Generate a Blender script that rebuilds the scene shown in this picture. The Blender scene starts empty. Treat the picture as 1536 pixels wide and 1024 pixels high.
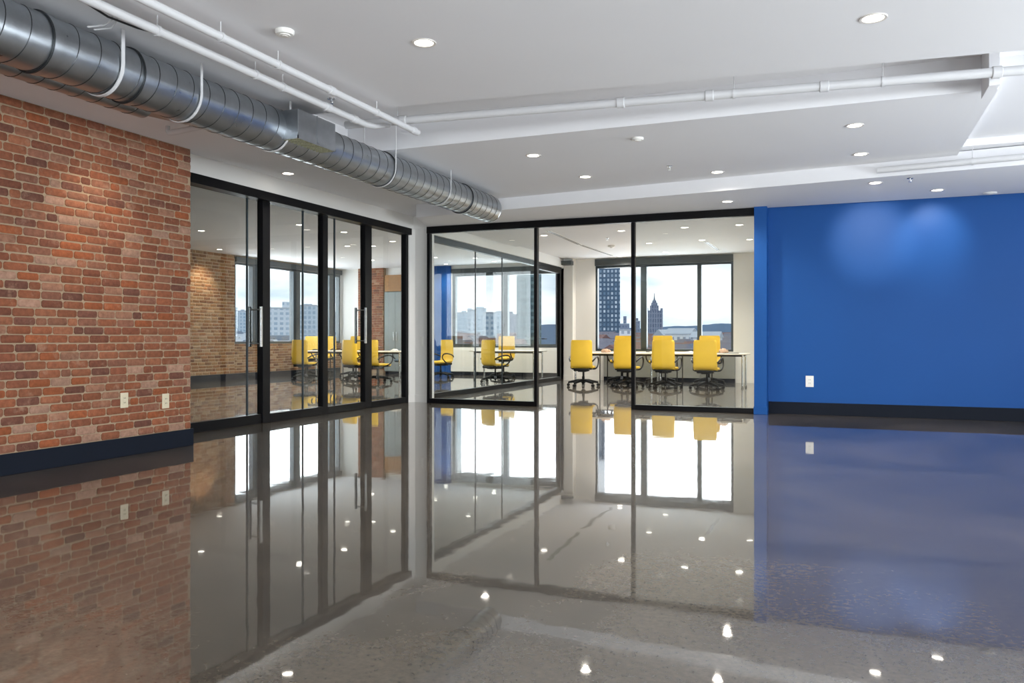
import bpy, bmesh, math, random
from mathutils import Vector, Matrix

# ------------------------------------------------------------------ camera
S = bpy.context.scene
COL = S.collection
PI = math.pi
F = 1220.0            # focal length in pixels of the 1536 wide frame
YAW = math.atan(497 / 1220.0)
SN, CS = math.sin(YAW), math.cos(YAW)
EYE = 1.05
cam_d = bpy.data.cameras.new('camera')
cam_d.sensor_width = 36.0
cam_d.lens = F / 1536 * 36
cam_d.shift_y = -4 / 1536
cam_d.clip_end = 20000
cam = bpy.data.objects.new('camera', cam_d)
cam.location = (0, 0, EYE)
cam.rotation_euler = (PI / 2, 0, YAW)
COL.objects.link(cam)
S.camera = cam

# ------------------------------------------------------------------ view + cycles settings
S.view_settings.view_transform = 'Standard'
S.view_settings.look = 'None'
S.view_settings.gamma = 1
S.view_settings.use_curve_mapping = False
S.view_settings.exposure = 0.0
S.render.engine = 'CYCLES'
S.cycles.use_denoising = True
S.cycles.max_bounces = 10
S.cycles.diffuse_bounces = 5
S.cycles.glossy_bounces = 5
S.cycles.transmission_bounces = 8
S.cycles.transparent_max_bounces = 24
S.cycles.sample_clamp_indirect = 4.0
S.cycles.blur_glossy = 1.0
S.cycles.caustics_reflective = True
S.cycles.caustics_refractive = False

# ------------------------------------------------------------------ world: bright overcast sky
W = bpy.data.worlds.new('sky')
S.world = W
W.use_nodes = True
wn, wl = W.node_tree.nodes, W.node_tree.links
wn.clear()
w_out = wn.new('ShaderNodeOutputWorld')
w_bg = wn.new('ShaderNodeBackground')
w_tc = wn.new('ShaderNodeTexCoord')
w_map = wn.new('ShaderNodeMapping')
w_map.inputs['Scale'].default_value = (1.6, 1.6, 6.0)
w_noise = wn.new('ShaderNodeTexNoise')
w_noise.inputs['Scale'].default_value = 2.6
w_noise.inputs['Detail'].default_value = 6
w_noise.inputs['Roughness'].default_value = 0.5
w_ramp = wn.new('ShaderNodeValToRGB')
w_ramp.color_ramp.elements[0].position = 0.40
w_ramp.color_ramp.elements[0].color = (0.50, 0.61, 0.72, 1)
w_ramp.color_ramp.elements[1].position = 0.58
w_ramp.color_ramp.elements[1].color = (1.0, 1.0, 1.0, 1)
wl.new(w_tc.outputs['Generated'], w_map.inputs['Vector'])
wl.new(w_map.outputs['Vector'], w_noise.inputs['Vector'])
wl.new(w_noise.outputs['Fac'], w_ramp.inputs['Fac'])
wl.new(w_ramp.outputs['Color'], w_bg.inputs['Color'])
w_bg.inputs['Strength'].default_value = 1.75
wl.new(w_bg.outputs['Background'], w_out.inputs['Surface'])


def area_light(name, loc, rot, sx, sy, power, color=(1, 1, 1)):
    d = bpy.data.lights.new(name, 'AREA')
    d.shape = 'RECTANGLE'
    d.size, d.size_y = sx, sy
    d.energy = power
    d.color = color
    o = bpy.data.objects.new(name, d)
    o.location = loc
    o.rotation_euler = rot
    COL.objects.link(o)
    return o


# window daylight lamps; those outside the unseen right and rear openings are added fill
DAY = (0.93, 0.965, 1.0)
TILT = math.radians(38)      # fill lamps are aimed upward to brighten the ceiling
for y in (-2.9, 0.7, 4.3, 7.9):
    area_light('daylight_fill_right', (5.9, y, 1.1), (0, PI / 2 + TILT, 0), 2.0, 3.0, 410, DAY)
for x in (0.6, 3.4):
    area_light('daylight_fill_rear', (x, -5.9, 1.1), (PI / 2 + TILT, 0, 0), 2.4, 2.0, 500, DAY)
area_light('daylight_far_left', (-15.1, 19.05, 2.0), (0, -PI / 2, 0), 2.2, 4.6, 280, DAY)
area_light('daylight_meeting_room', (-9.0, 22.1, 1.9), (-PI / 2, 0, 0), 3.3, 2.1, 140, DAY)
area_light('daylight_back_office', (-4.15, 20.7, 1.9), (-PI / 2, 0, 0), 3.3, 2.1, 140, DAY)


# ------------------------------------------------------------------ materials
def new_mat(name):
    m = bpy.data.materials.new(name)
    m.use_nodes = True
    return m, m.node_tree.nodes, m.node_tree.links, m.node_tree.nodes['Principled BSDF']


def plain(name, col, rough=0.5, metal=0.0, vary=0.06, scale=6.0, bump=0.0, bump_scale=60.0, spec=0.5):
    m, n, l, b = new_mat(name)
    tc = n.new('ShaderNodeTexCoord')
    nz = n.new('ShaderNodeTexNoise')
    nz.inputs['Scale'].default_value = scale
    nz.inputs['Detail'].default_value = 5
    l.new(tc.outputs['Object'], nz.inputs['Vector'])
    mx = n.new('ShaderNodeMixRGB')
    mx.inputs[1].default_value = tuple(c * (1 - vary) for c in col) + (1,)
    mx.inputs[2].default_value = tuple(min(1, c * (1 + vary)) for c in col) + (1,)
    l.new(nz.outputs['Fac'], mx.inputs[0])
    l.new(mx.outputs[0], b.inputs['Base Color'])
    b.inputs['Roughness'].default_value = rough
    b.inputs['Metallic'].default_value = metal
    b.inputs['Specular IOR Level'].default_value = spec
    if bump:
        n2 = n.new('ShaderNodeTexNoise')
        n2.inputs['Scale'].default_value = bump_scale
        n2.inputs['Detail'].default_value = 3
        l.new(tc.outputs['Object'], n2.inputs['Vector'])
        bp = n.new('ShaderNodeBump')
        bp.inputs['Strength'].default_value = 0.4
        bp.inputs['Distance'].default_value = bump
        l.new(n2.outputs['Fac'], bp.inputs['Height'])
        l.new(bp.outputs['Normal'], b.inputs['Normal'])
    return m


def emit(name, col, strength):
    m, n, l, b = new_mat(name)
    b.inputs['Base Color'].default_value = (0.9, 0.9, 0.9, 1)
    b.inputs['Emission Color'].default_value = col + (1,)
    b.inputs['Emission Strength'].default_value = strength
    return m


def glass(name, tint, ior=1.45, boost=1.0):
    m = bpy.data.materials.new(name)
    m.use_nodes = True
    n, l = m.node_tree.nodes, m.node_tree.links
    n.clear()
    out = n.new('ShaderNodeOutputMaterial')
    mix = n.new('ShaderNodeMixShader')
    tr = n.new('ShaderNodeBsdfTransparent')
    gl = n.new('ShaderNodeBsdfGlossy')
    fr = n.new('ShaderNodeFresnel')
    fr.inputs['IOR'].default_value = ior
    tr.inputs['Color'].default_value = tint + (1,)
    gl.inputs['Roughness'].default_value = 0.0
    gl.inputs['Color'].default_value = (boost, boost, boost, 1)
    # the pane is modelled with two faces; geometry node keeps the back face from total reflection
    ge = n.new('ShaderNodeNewGeometry')
    mm = n.new('ShaderNodeMath')
    mm.operation = 'SUBTRACT'
    mm.inputs[0].default_value = 1.0
    l.new(ge.outputs['Backfacing'], mm.inputs[1])
    m2 = n.new('ShaderNodeMath')
    m2.operation = 'MULTIPLY'
    l.new(fr.outputs[0], m2.inputs[0])
    l.new(mm.outputs[0], m2.inputs[1])
    l.new(m2.outputs[0], mix.inputs[0])
    l.new(tr.outputs[0], mix.inputs[1])
    l.new(gl.outputs[0], mix.inputs[2])
    l.new(mix.outputs[0], out.inputs['Surface'])
    return m


def floor_mat():
    m, n, l, b = new_mat('polished_concrete')
    tc = n.new('ShaderNodeTexCoord')

    def noise(scale, detail, rough=0.55, dist=0.0):
        z = n.new('ShaderNodeTexNoise')
        z.inputs['Scale'].default_value = scale
        z.inputs['Detail'].default_value = detail
        z.inputs['Roughness'].default_value = rough
        z.inputs['Distortion'].default_value = dist
        l.new(tc.outputs['Object'], z.inputs['Vector'])
        return z
    big = noise(0.55, 6, 0.6, 0.6)
    r1 = n.new('ShaderNodeValToRGB')
    r1.color_ramp.elements[0].position = 0.30
    r1.color_ramp.elements[0].color = (0.034, 0.028, 0.021, 1)
    r1.color_ramp.elements[1].position = 0.72
    r1.color_ramp.elements[1].color = (0.170, 0.142, 0.111, 1)
    l.new(big.outputs['Fac'], r1.inputs['Fac'])
    fine = noise(38, 8, 0.7)
    r2 = n.new('ShaderNodeValToRGB')
    r2.color_ramp.elements[0].position = 0.36
    r2.color_ramp.elements[0].color = (0.70, 0.70, 0.70, 1)
    r2.color_ramp.elements[1].position = 0.66
    r2.color_ramp.elements[1].color = (1.25, 1.23, 1.2, 1)
    l.new(fine.outputs['Fac'], r2.inputs['Fac'])
    mu = n.new('ShaderNodeMixRGB')
    mu.blend_type = 'MULTIPLY'
    mu.inputs[0].default_value = 0.9
    l.new(r1.outputs[0], mu.inputs[1])
    l.new(r2.outputs[0], mu.inputs[2])
    l.new(mu.outputs[0], b.inputs['Base Color'])
    b.inputs['Roughness'].default_value = 0.55
    b.inputs['Specular IOR Level'].default_value = 0.2
    b.inputs['Coat Weight'].default_value = 1.0
    b.inputs['Coat IOR'].default_value = 2.5
    rr = noise(1.7, 5)
    mr = n.new('ShaderNodeMapRange')
    mr.inputs['From Min'].default_value = 0.3
    mr.inputs['From Max'].default_value = 0.7
    mr.inputs['To Min'].default_value = 0.02
    mr.inputs['To Max'].default_value = 0.036
    l.new(rr.outputs['Fac'], mr.inputs['Value'])
    l.new(mr.outputs[0], b.inputs['Coat Roughness'])
    wav = noise(5.5, 1.2, 0.4)
    bp = n.new('ShaderNodeBump')
    bp.inputs['Strength'].default_value = 1.0
    bp.inputs['Distance'].default_value = 0.00032
    l.new(wav.outputs['Fac'], bp.inputs['Height'])
    l.new(bp.outputs['Normal'], b.inputs['Coat Normal'])
    return m


def brick_mats(name, warm=0.0):
    m, n, l, b = new_mat(name)
    at = n.new('ShaderNodeAttribute')
    at.attribute_name = 'brick_tone'
    tc = n.new('ShaderNodeTexCoord')
    nz = n.new('ShaderNodeTexNoise')
    nz.inputs['Scale'].default_value = 26
    nz.inputs['Detail'].default_value = 8
    nz.inputs['Roughness'].default_value = 0.65
    l.new(tc.outputs['Object'], nz.inputs['Vector'])
    rp = n.new('ShaderNodeValToRGB')
    rp.color_ramp.elements[0].position = 0.33
    rp.color_ramp.elements[0].color = (0.72, 0.70, 0.70, 1)
    rp.color_ramp.elements[1].position = 0.68
    rp.color_ramp.elements[1].color = (1.2, 1.22, 1.25, 1)
    l.new(nz.outputs['Fac'], rp.inputs['Fac'])
    mu = n.new('ShaderNodeMixRGB')
    mu.blend_type = 'MULTIPLY'
    mu.inputs[0].default_value = 0.9
    l.new(at.outputs['Color'], mu.inputs[1])
    l.new(rp.outputs[0], mu.inputs[2])
    n3 = n.new('ShaderNodeTexNoise')
    n3.inputs['Scale'].default_value = 9
    n3.inputs['Detail'].default_value = 9
    n3.inputs['Roughness'].default_value = 0.7
    l.new(tc.outputs['Object'], n3.inputs['Vector'])
    r3 = n.new('ShaderNodeValToRGB')
    r3.color_ramp.elements[0].position = 0.56
    r3.color_ramp.elements[0].color = (0, 0, 0, 1)
    r3.color_ramp.elements[1].position = 0.74
    r3.color_ramp.elements[1].color = (0.65, 0.65, 0.65, 1)
    l.new(n3.outputs['Fac'], r3.inputs['Fac'])
    mw = n.new('ShaderNodeMixRGB')
    mw.inputs[2].default_value = (0.36, 0.225, 0.155, 1)
    l.new(r3.outputs[0], mw.inputs[0])
    l.new(mu.outputs[0], mw.inputs[1])
    l.new(mw.outputs[0], b.inputs['Base Color'])
    b.inputs['Roughness'].default_value = 0.8
    b.inputs['Specular IOR Level'].default_value = 0.25
    n2 = n.new('ShaderNodeTexNoise')
    n2.inputs['Scale'].default_value = 70
    n2.inputs['Detail'].default_value = 6
    l.new(tc.outputs['Object'], n2.inputs['Vector'])
    bp = n.new('ShaderNodeBump')
    bp.inputs['Strength'].default_value = 0.8
    bp.inputs['Distance'].default_value = 0.004
    l.new(n2.outputs['Fac'], bp.inputs['Height'])
    l.new(bp.outputs['Normal'], b.inputs['Normal'])
    return m


def duct_mat(name, col=(0.44, 0.47, 0.50)):
    m, n, l, b = new_mat(name)
    tc = n.new('ShaderNodeTexCoord')
    nz = n.new('ShaderNodeTexNoise')
    nz.inputs['Scale'].default_value = 7
    nz.inputs['Detail'].default_value = 8
    nz.inputs['Roughness'].default_value = 0.7
    l.new(tc.outputs['Object'], nz.inputs['Vector'])
    mx = n.new('ShaderNodeMixRGB')
    mx.inputs[1].default_value = tuple(c * 0.72 for c in col) + (1,)
    mx.inputs[2].default_value = tuple(c * 1.25 for c in col) + (1,)
    l.new(nz.outputs['Fac'], mx.inputs[0])
    l.new(mx.outputs[0], b.inputs['Base Color'])
    b.inputs['Metallic'].default_value = 1.0
    mr = n.new('ShaderNodeMapRange')
    mr.inputs['To Min'].default_value = 0.2
    mr.inputs['To Max'].default_value = 0.42
    l.new(nz.outputs['Fac'], mr.inputs['Value'])
    l.new(mr.outputs[0], b.inputs['Roughness'])
    return m


def facade(name, wall, win_a, win_b, w=3.2, h=3.3, gap=1.2, rough=0.6):
    """wall with a regular grid of windows; pattern in object space so every side gets it"""
    m, n, l, b = new_mat(name)
    tc = n.new('ShaderNodeTexCoord')
    sp = n.new('ShaderNodeSeparateXYZ')
    l.new(tc.outputs['Object'], sp.inputs[0])
    ad = n.new('ShaderNodeMath')
    ad.operation = 'ADD'
    l.new(sp.outputs['X'], ad.inputs[0])
    l.new(sp.outputs['Y'], ad.inputs[1])
    cb = n.new('ShaderNodeCombineXYZ')
    l.new(ad.outputs[0], cb.inputs['X'])
    l.new(sp.outputs['Z'], cb.inputs['Y'])
    br = n.new('ShaderNodeTexBrick')
    br.offset = 0.0
    br.inputs['Scale'].default_value = 1.0
    br.inputs['Brick Width'].default_value = w
    br.inputs['Row Height'].default_value = h
    br.inputs['Mortar Size'].default_value = gap * 0.5
    br.inputs['Mortar Smooth'].default_value = 0.0
    br.inputs['Bias'].default_value = 0.0
    br.inputs['Color1'].default_value = win_a + (1,)
    br.inputs['Color2'].default_value = win_b + (1,)
    br.inputs['Mortar'].default_value = wall + (1,)
    l.new(cb.outputs[0], br.inputs['Vector'])
    l.new(br.outputs['Color'], b.inputs['Base Color'])
    b.inputs['Roughness'].default_value = rough
    b.inputs['Specular IOR Level'].default_value = 0.2
    return m


M = {}
M['ceiling'] = plain('white_ceiling_paint', (0.80, 0.80, 0.82), 0.75, vary=0.015, scale=1.2)
M['white_wall'] = plain('white_wall_paint', (0.80, 0.79, 0.765), 0.65, vary=0.015, scale=2)
M['blue_wall'] = plain('blue_wall_paint', (0.007, 0.072, 0.275), 0.5, vary=0.05, scale=1.5, bump=0.0006, bump_scale=45, spec=0.2)
M['navy_base'] = plain('navy_black_vinyl', (0.005, 0.008, 0.016), 0.6, vary=0.1, spec=0.15)
M['black'] = plain('black_metal', (0.004, 0.004, 0.005), 0.4, vary=0.1, spec=0.15)
M['dark_frame'] = plain('dark_grey_window_frame', (0.028, 0.042, 0.052), 0.4, vary=0.08)
M['dark_blind'] = plain('dark_grey_blind_box', (0.05, 0.06, 0.065), 0.5, vary=0.08)
M['white_pipe'] = plain('white_painted_pipe', (0.60, 0.60, 0.61), 0.4, vary=0.02)
M['white_plastic'] = plain('white_plastic', (0.80, 0.79, 0.75), 0.35, vary=0.01)
M['ivory_plastic'] = plain('ivory_plastic', (0.62, 0.55, 0.40), 0.35, vary=0.02)
M['chrome'] = plain('brushed_steel', (0.62, 0.64, 0.66), 0.25, 1.0, vary=0.06, scale=30)
M['duct'] = duct_mat('galvanised_steel')
M['duct_dark'] = plain('dark_seam_metal', (0.07, 0.075, 0.08), 0.4, 0.8)
M['duct_box'] = duct_mat('galvanised_box_steel', (0.42, 0.44, 0.46))
M['filter'] = plain('yellowed_filter', (0.34, 0.34, 0.23), 0.8, vary=0.6, scale=60)
M['brick'] = brick_mats('red_brick')
M['mortar'] = plain('mortar', (0.33, 0.24, 0.155), 0.9, vary=0.14, scale=30, bump=0.004, bump_scale=90)
M['mortar_tan'] = plain('tan_mortar', (0.50, 0.38, 0.26), 0.9, vary=0.14, scale=30)
M['floor'] = floor_mat()
M['glass'] = glass('clear_glass', (0.93, 0.95, 0.945), 1.5, 1.0)
M['partition_glass'] = glass('coated_partition_glass', (0.94, 0.955, 0.95), 1.45, 0.45)
M['win_glass'] = glass('window_glass', (0.95, 0.965, 0.97), 1.45)
M['yellow'] = plain('yellow_upholstery', (0.86, 0.56, 0.045), 0.55, vary=0.05, bump=0.0008, bump_scale=200)
M['slate'] = plain('slate_blue_upholstery', (0.06, 0.10, 0.13), 0.6, vary=0.06)
M['black_plastic'] = plain('black_plastic', (0.006, 0.007, 0.008), 0.45, vary=0.1, spec=0.25)
M['table_top'] = plain('pale_laminate', (0.74, 0.70, 0.62), 0.35, vary=0.03)
M['grey_panel'] = plain('grey_metal_panel', (0.24, 0.25, 0.245), 0.5, vary=0.04)
M['wood'] = plain('amber_wood', (0.30, 0.14, 0.035), 0.4, vary=0.25, scale=12)
M['board'] = plain('grey_green_laminate', (0.22, 0.25, 0.25), 0.35, vary=0.04)
M['tan_paper'] = plain('tan_paper', (0.50, 0.34, 0.24), 0.8, vary=0.3, scale=25)
M['paper'] = plain('white_paper', (0.8, 0.77, 0.72), 0.8, vary=0.04)
M['lens'] = emit('lit_lamp_lens', (1.0, 0.93, 0.82), 11.0)
M['trim_ring'] = plain('white_trim_ring', (0.70, 0.66, 0.62), 0.4)
M['cable'] = plain('black_cable', (0.012, 0.012, 0.014), 0.5)


# ------------------------------------------------------------------ mesh helpers
def link(o, parent=None):
    COL.objects.link(o)
    if parent is not None:
        o.parent = parent
    return o


def obj(name, bm, mat, parent=None, smooth=False, angle=40):
    me = bpy.data.meshes.new(name)
    bm.normal_update()
    bm.to_mesh(me)
    bm.free()
    for mm in (mat if isinstance(mat, (list, tuple)) else [mat]):
        me.materials.append(mm)
    if smooth:
        for p in me.polygons:
            p.use_smooth = True
        me.set_sharp_from_angle(angle=math.radians(angle))
    o = bpy.data.objects.new(name, me)
    return link(o, parent)


def tag(o, label=None, cat=None, group=None, kind=None):
    if label:
        o['label'] = label
    if cat:
        o['category'] = cat
    if group:
        o['group'] = group
    if kind:
        o['kind'] = kind
    return o


def thing(name, label, cat, loc=(0, 0, 0), rz=0.0, group=None):
    o = bpy.data.objects.new(name, None)
    o.empty_display_size = 0.1
    o.location = loc
    o.rotation_euler = (0, 0, rz)
    COL.objects.link(o)
    return tag(o, label, cat, group)


def copy_tree(o, parent=None):
    c = o.copy()
    COL.objects.link(c)
    c.parent = parent
    for ch in list(o.children):
        copy_tree(ch, c)
    return c


def box(bm, x0, x1, y0, y1, z0, z1, mi=0, bevel=0.0, seg=2):
    v = [bm.verts.new(p) for p in ((x0, y0, z0), (x1, y0, z0), (x1, y1, z0), (x0, y1, z0),
                                   (x0, y0, z1), (x1, y0, z1), (x1, y1, z1), (x0, y1, z1))]
    fs = []
    for q in ((3, 2, 1, 0), (4, 5, 6, 7), (0, 1, 5, 4), (1, 2, 6, 5), (2, 3, 7, 6), (3, 0, 4, 7)):
        f = bm.faces.new([v[i] for i in q])
        f.material_index = mi
        fs.append(f)
    if bevel:
        es = list({e for f in fs for e in f.edges})
        bmesh.ops.bevel(bm, geom=es, offset=bevel, segments=seg, affect='EDGES', profile=0.5)
    return bm


def prism(bm, pts, z0, z1):
    """vertical prism from a counter-clockwise outline"""
    lo = [bm.verts.new((p[0], p[1], z0)) for p in pts]
    hi = [bm.verts.new((p[0], p[1], z1)) for p in pts]
    bm.faces.new(lo[::-1])
    bm.faces.new(hi)
    k = len(pts)
    for i in range(k):
        bm.faces.new((lo[i], lo[(i + 1) % k], hi[(i + 1) % k], hi[i]))
    return bm


def tube(bm, path, r, seg=10, closed=False, caps=True, mi=0):
    """round tube along a list of points; r is a number or one radius per point"""
    P = [Vector(p) for p in path]
    n = len(P)
    rs = r if isinstance(r, (list, tuple)) else [r] * n
    rings = []
    prev = None
    for i, p in enumerate(P):
        if closed:
            t = (P[(i + 1) % n] - P[i - 1]).normalized()
        elif i == 0:
            t = (P[1] - P[0]).normalized()
        elif i == n - 1:
            t = (P[-1] - P[-2]).normalized()
        else:
            t = ((P[i + 1] - p).normalized() + (p - P[i - 1]).normalized())
            t = t.normalized() if t.length > 1e-6 else (P[i + 1] - p).normalized()
        if prev is None:
            a = Vector((0, 0, 1)) if abs(t.z) < 0.9 else Vector((1, 0, 0))
            u = t.cross(a).normalized()
        else:
            u = (prev - t * prev.dot(t))
            u = u.normalized() if u.length > 1e-6 else t.orthogonal().normalized()
        prev = u
        w = t.cross(u)
        rings.append([bm.verts.new(p + (u * math.cos(2 * PI * k / seg) + w * math.sin(2 * PI * k / seg)) * rs[i]) for k in range(seg)])
    m = n if closed else n - 1
    for i in range(m):
        a, b = rings[i], rings[(i + 1) % n]
        for k in range(seg):
            f = bm.faces.new((a[k], a[(k + 1) % seg], b[(k + 1) % seg], b[k]))
            f.material_index = mi
    if caps and not closed:
        bm.faces.new(rings[0][::-1]).material_index = mi
        bm.faces.new(rings[-1]).material_index = mi
    return bm


def lathe(bm, prof, seg=24, c=(0, 0, 0), mi=0):
    """profile of (radius, z) turned about the z axis at c"""
    rings = []
    for (r, z) in prof:
        if r < 1e-6:
            rings.append([bm.verts.new((c[0], c[1], c[2] + z))])
        else:
            rings.append([bm.verts.new((c[0] + r * math.cos(2 * PI * k / seg), c[1] + r * math.sin(2 * PI * k / seg), c[2] + z)) for k in range(seg)])
    for a, b in zip(rings, rings[1:]):
        for k in range(seg):
            k2 = (k + 1) % seg
            if len(a) == 1 and len(b) == 1:
                continue
            if len(a) == 1:
                f = bm.faces.new((a[0], b[k], b[k2]))
            elif len(b) == 1:
                f = bm.faces.new((a[k], b[0], a[k2]))
            else:
                f = bm.faces.new((a[k], b[k], b[k2], a[k2]))
            f.material_index = mi
    return bm


def B():
    return bmesh.new()


def struct(name, bm, mat, parent=None, smooth=False):
    bmesh.ops.recalc_face_normals(bm, faces=bm.faces)
    o = obj(name, bm, mat, parent, smooth)
    if parent is None:
        o['kind'] = 'structure'
    return o


def slab(name, *b, mat, parent=None, bevel=0.0):
    return struct(name, box(B(), *b, bevel=bevel), mat, parent)


# where a viewing direction meets a known plane of the building (used to read sizes off the photo)
def ray(u):
    r = (u - 768) / F
    return (-SN + r * CS, CS + r * SN)      # world x,y per metre of depth


def on_y(u, y):
    dx, dy = ray(u)
    return dx / dy * y


def on_x(u, x):
    dx, dy = ray(u)
    return dy / dx * x


def on_z(u, v, z):
    D = (z - EYE) * F / (508 - v)
    dx, dy = ray(u)
    return dx * D, dy * D


# ------------------------------------------------------------------ brickwork
RED = [(0.225, 0.078, 0.038), (0.245, 0.090, 0.045), (0.200, 0.068, 0.036), (0.260, 0.098, 0.050),
       (0.235, 0.100, 0.058), (0.270, 0.130, 0.080), (0.180, 0.064, 0.036), (0.145, 0.058, 0.038),
       (0.275, 0.082, 0.032), (0.250, 0.084, 0.040), (0.330, 0.190, 0.130), (0.225, 0.080, 0.040), (0.215, 0.090, 0.055),
       (0.235, 0.084, 0.042), (0.210, 0.074, 0.038)]
TAN = [(0.30, 0.155, 0.065), (0.35, 0.20, 0.09), (0.25, 0.12, 0.05), (0.20, 0.09, 0.04), (0.40, 0.26, 0.15), (0.31, 0.14, 0.055)]


def brick_face(bm, lay, rng, origin, along, normal, length, z0, z1, tones, pitch=0.0715, blen=0.197, joint=0.0095, proud=0.007, detail=True):
    """one face of running-bond bricks standing proud of the mortar behind them"""
    A, N = Vector(along), Vector(normal)
    rows = int(round((z1 - z0) / pitch))
    pitch = (z1 - z0) / rows
    for r in range(rows):
        zc = z0 + (r + 0.5) * pitch
        s = -blen * (0.5 if r % 2 else 0.0) - rng.uniform(0, 0.03)
        while s < length:
            bl = blen * rng.uniform(0.93, 1.06)
            if rng.random() < 0.10:
                bl *= 0.52
            a, b = max(s, 0.0), min(s + bl - joint, length)
            s += bl
            if b - a < 0.03:
                continue
            hh = (pitch - joint) / 2 * rng.uniform(0.93, 1.03)
            p = proud * rng.uniform(0.6, 1.3)
            zz = zc + rng.uniform(-0.0015, 0.0015)
            col = list(rng.choice(tones))
            k = rng.uniform(0.85, 1.12)
            col = [c * k for c in col] + [1]
            ch = 0.012 if detail else 0.006

            def ring(ins, d):
                pts = []
                aa, bb, h2 = a + ins, b - ins, hh - ins
                for (sx, sz, dx, dz) in ((aa, -h2, ch, 0), (bb, -h2, -ch, 0), (bb, -h2, 0, ch), (bb, h2, 0, -ch),
                                         (bb, h2, -ch, 0), (aa, h2, ch, 0), (aa, h2, 0, -ch), (aa, -h2, 0, ch)):
                    j = rng.uniform(-0.0014, 0.0014)
                    pts.append(bm.verts.new(Vector(origin) + A * (sx + dx + j) + N * d + Vector((0, 0, zz + sz + dz + j))))
                return pts
            r0 = ring(0.0, -0.004)
            r1 = ring(0.0, p * 0.55)
            r2 = ring(0.0042, p)
            fs = []
            for q0, q1 in ((r0, r1), (r1, r2)):
                for i in range(8):
                    fs.append(bm.faces.new((q0[i], q0[(i + 1) % 8], q1[(i + 1) % 8], q1[i])))
            fs.append(bm.faces.new(r2))
            for f in fs:
                f.material_index = 1
                f.smooth = True
                for lp in f.loops:
                    lp[lay] = col


def brick_wall(name, core, faces, tones, mortar, seed):
    bm = B()
    lay = bm.loops.layers.float_color.new('brick_tone')
    rng = random.Random(seed)
    for c in core:
        box(bm, *c)
    for f in faces:
        brick_face(bm, lay, rng, tones=tones, **f)
    bmesh.ops.recalc_face_normals(bm, faces=bm.faces)
    o = obj(name, bm, [mortar, M['brick']])
    o['kind'] = 'structure'
    return o


# ------------------------------------------------------------------ the setting
LX = -6.72        # plane of the sliding glass wall on the left
GY = 11.87        # plane of the glazing at the back
BX = -5.97        # face of the brick wall
slab('floor', -14.7, 5.2, -5.2, 21.7, -0.25, 0.0, mat=M['floor'])

bm = B()
box(bm, -6.62, 5.2, -5.2, 11.95, 3.33, 3.5)
prism(bm, [(-4.98, -5.2), (5.2, -5.2), (5.2, 6.94), (-4.98, 5.99)], 3.05, 3.34)          # near soffit
box(bm, -4.98, 1.15, 7.5, 11.9, 3.05, 3.34)                                              # middle soffit
prism(bm, [(-5.98, 10.84), (1.76, 9.98), (5.2, 9.62), (5.2, 11.9), (-6.34, 11.9)], 2.885, 3.09)   # soffit along the back
box(bm, -6.62, BX, -5.2, 6.24, 2.92, 3.34)                                               # soffit over the brick wall
box(bm, BX, -4.98, -5.2, 7.0, 2.92, 3.34)
box(bm, BX, -4.98, 7.0, 11.9, 3.08, 3.34)                                                # higher strip along the glass wall
box(bm, -6.62, BX, 6.24, 11.9, 3.08, 3.34)
box(bm, 1.15, 5.2, 7.6, 9.84, 3.17, 3.34)
box(bm, 1.15, 5.2, 9.84, 11.9, 3.10, 3.34)
box(bm, 1.03, 1.10, 7.12, 7.5, 2.98, 3.34)
struct('ceiling', bm, M['ceiling'])

bm = B()
box(bm, -6.6, -1.05, 12.02, 16.35, 3.05, 3.3)
box(bm, -6.6, -1.05, 16.35, 20.0, 3.09, 3.3)
struct('ceiling_back_office', bm, M['ceiling'])
slab('ceiling_meeting_room', -14.5, -6.86, 3.0, 21.5, 3.2, 3.4, mat=M['ceiling'])

# brick wall on the left
bw = dict(z0=0.165, z1=2.92)
brick_wall('wall_left', [(-6.62, BX - 0.003, -5.2, 6.24, 0.0, 2.92)],
           [dict(origin=(BX - 0.003, -1.0, 0), along=(0, 1, 0), normal=(1, 0, 0), length=7.24, **bw),
            dict(origin=(-6.62, 6.24, 0), along=(1, 0, 0), normal=(0, 1, 0), length=0.645, **bw)],
           RED, M['mortar'], 5)
bm = B()
box(bm, BX + 0.004, BX + 0.02, -5.2, 6.262, 0.0, 0.165, bevel=0.003)
struct('baseboard_left', bm, M['navy_base'])

# bulkhead over the sliding glass and over the partition behind it
slab('wall_left_bulkhead', -6.86, -6.62, 3.0, 20.0, 2.87, 3.4, mat=M['white_wall'])
slab('wall_back_bulkhead', -6.62, -1.0, 11.9, 12.02, 2.87, 3.4, mat=M['white_wall'])
slab('wall_left_inner', -6.86, -6.625, -5.2, 6.4, 0, 2.87, mat=M['white_wall'])
# white column in the corner
bm = B()
prism(bm, [(-6.78, 11.83), (-6.66, 11.83), (-6.60, 11.93), (-6.335, 11.90), (-6.335, 12.1), (-6.78, 12.1)], 0, 3.08)
struct('wall_corner_column', bm, M['white_wall'])
bm = B()
prism(bm, [(-6.66, 11.815), (-6.595, 11.91), (-6.325, 11.885), (-6.325, 11.90), (-6.60, 11.93), (-6.66, 11.83)], 0, 0.12)
struct('baseboard_column', bm, M['white_wall'])

# blue wall
slab('wall_back', -0.98, 5.2, 12.0, 12.15, 0, 3.34, mat=M['blue_wall'])
bm = B()
box(bm, -1.15, -0.98, 11.75, 12.15, 0, 3.06)
box(bm, -1.156, -0.972, 11.738, 11.76, 0, 0.11, bevel=0.004)
struct('wall_back_pilaster', bm, M['blue_wall'])
slab('baseboard_back', -0.975, 5.2, 11.983, 12.0, 0.0, 0.168, mat=M['navy_base'], bevel=0.003)

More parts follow.
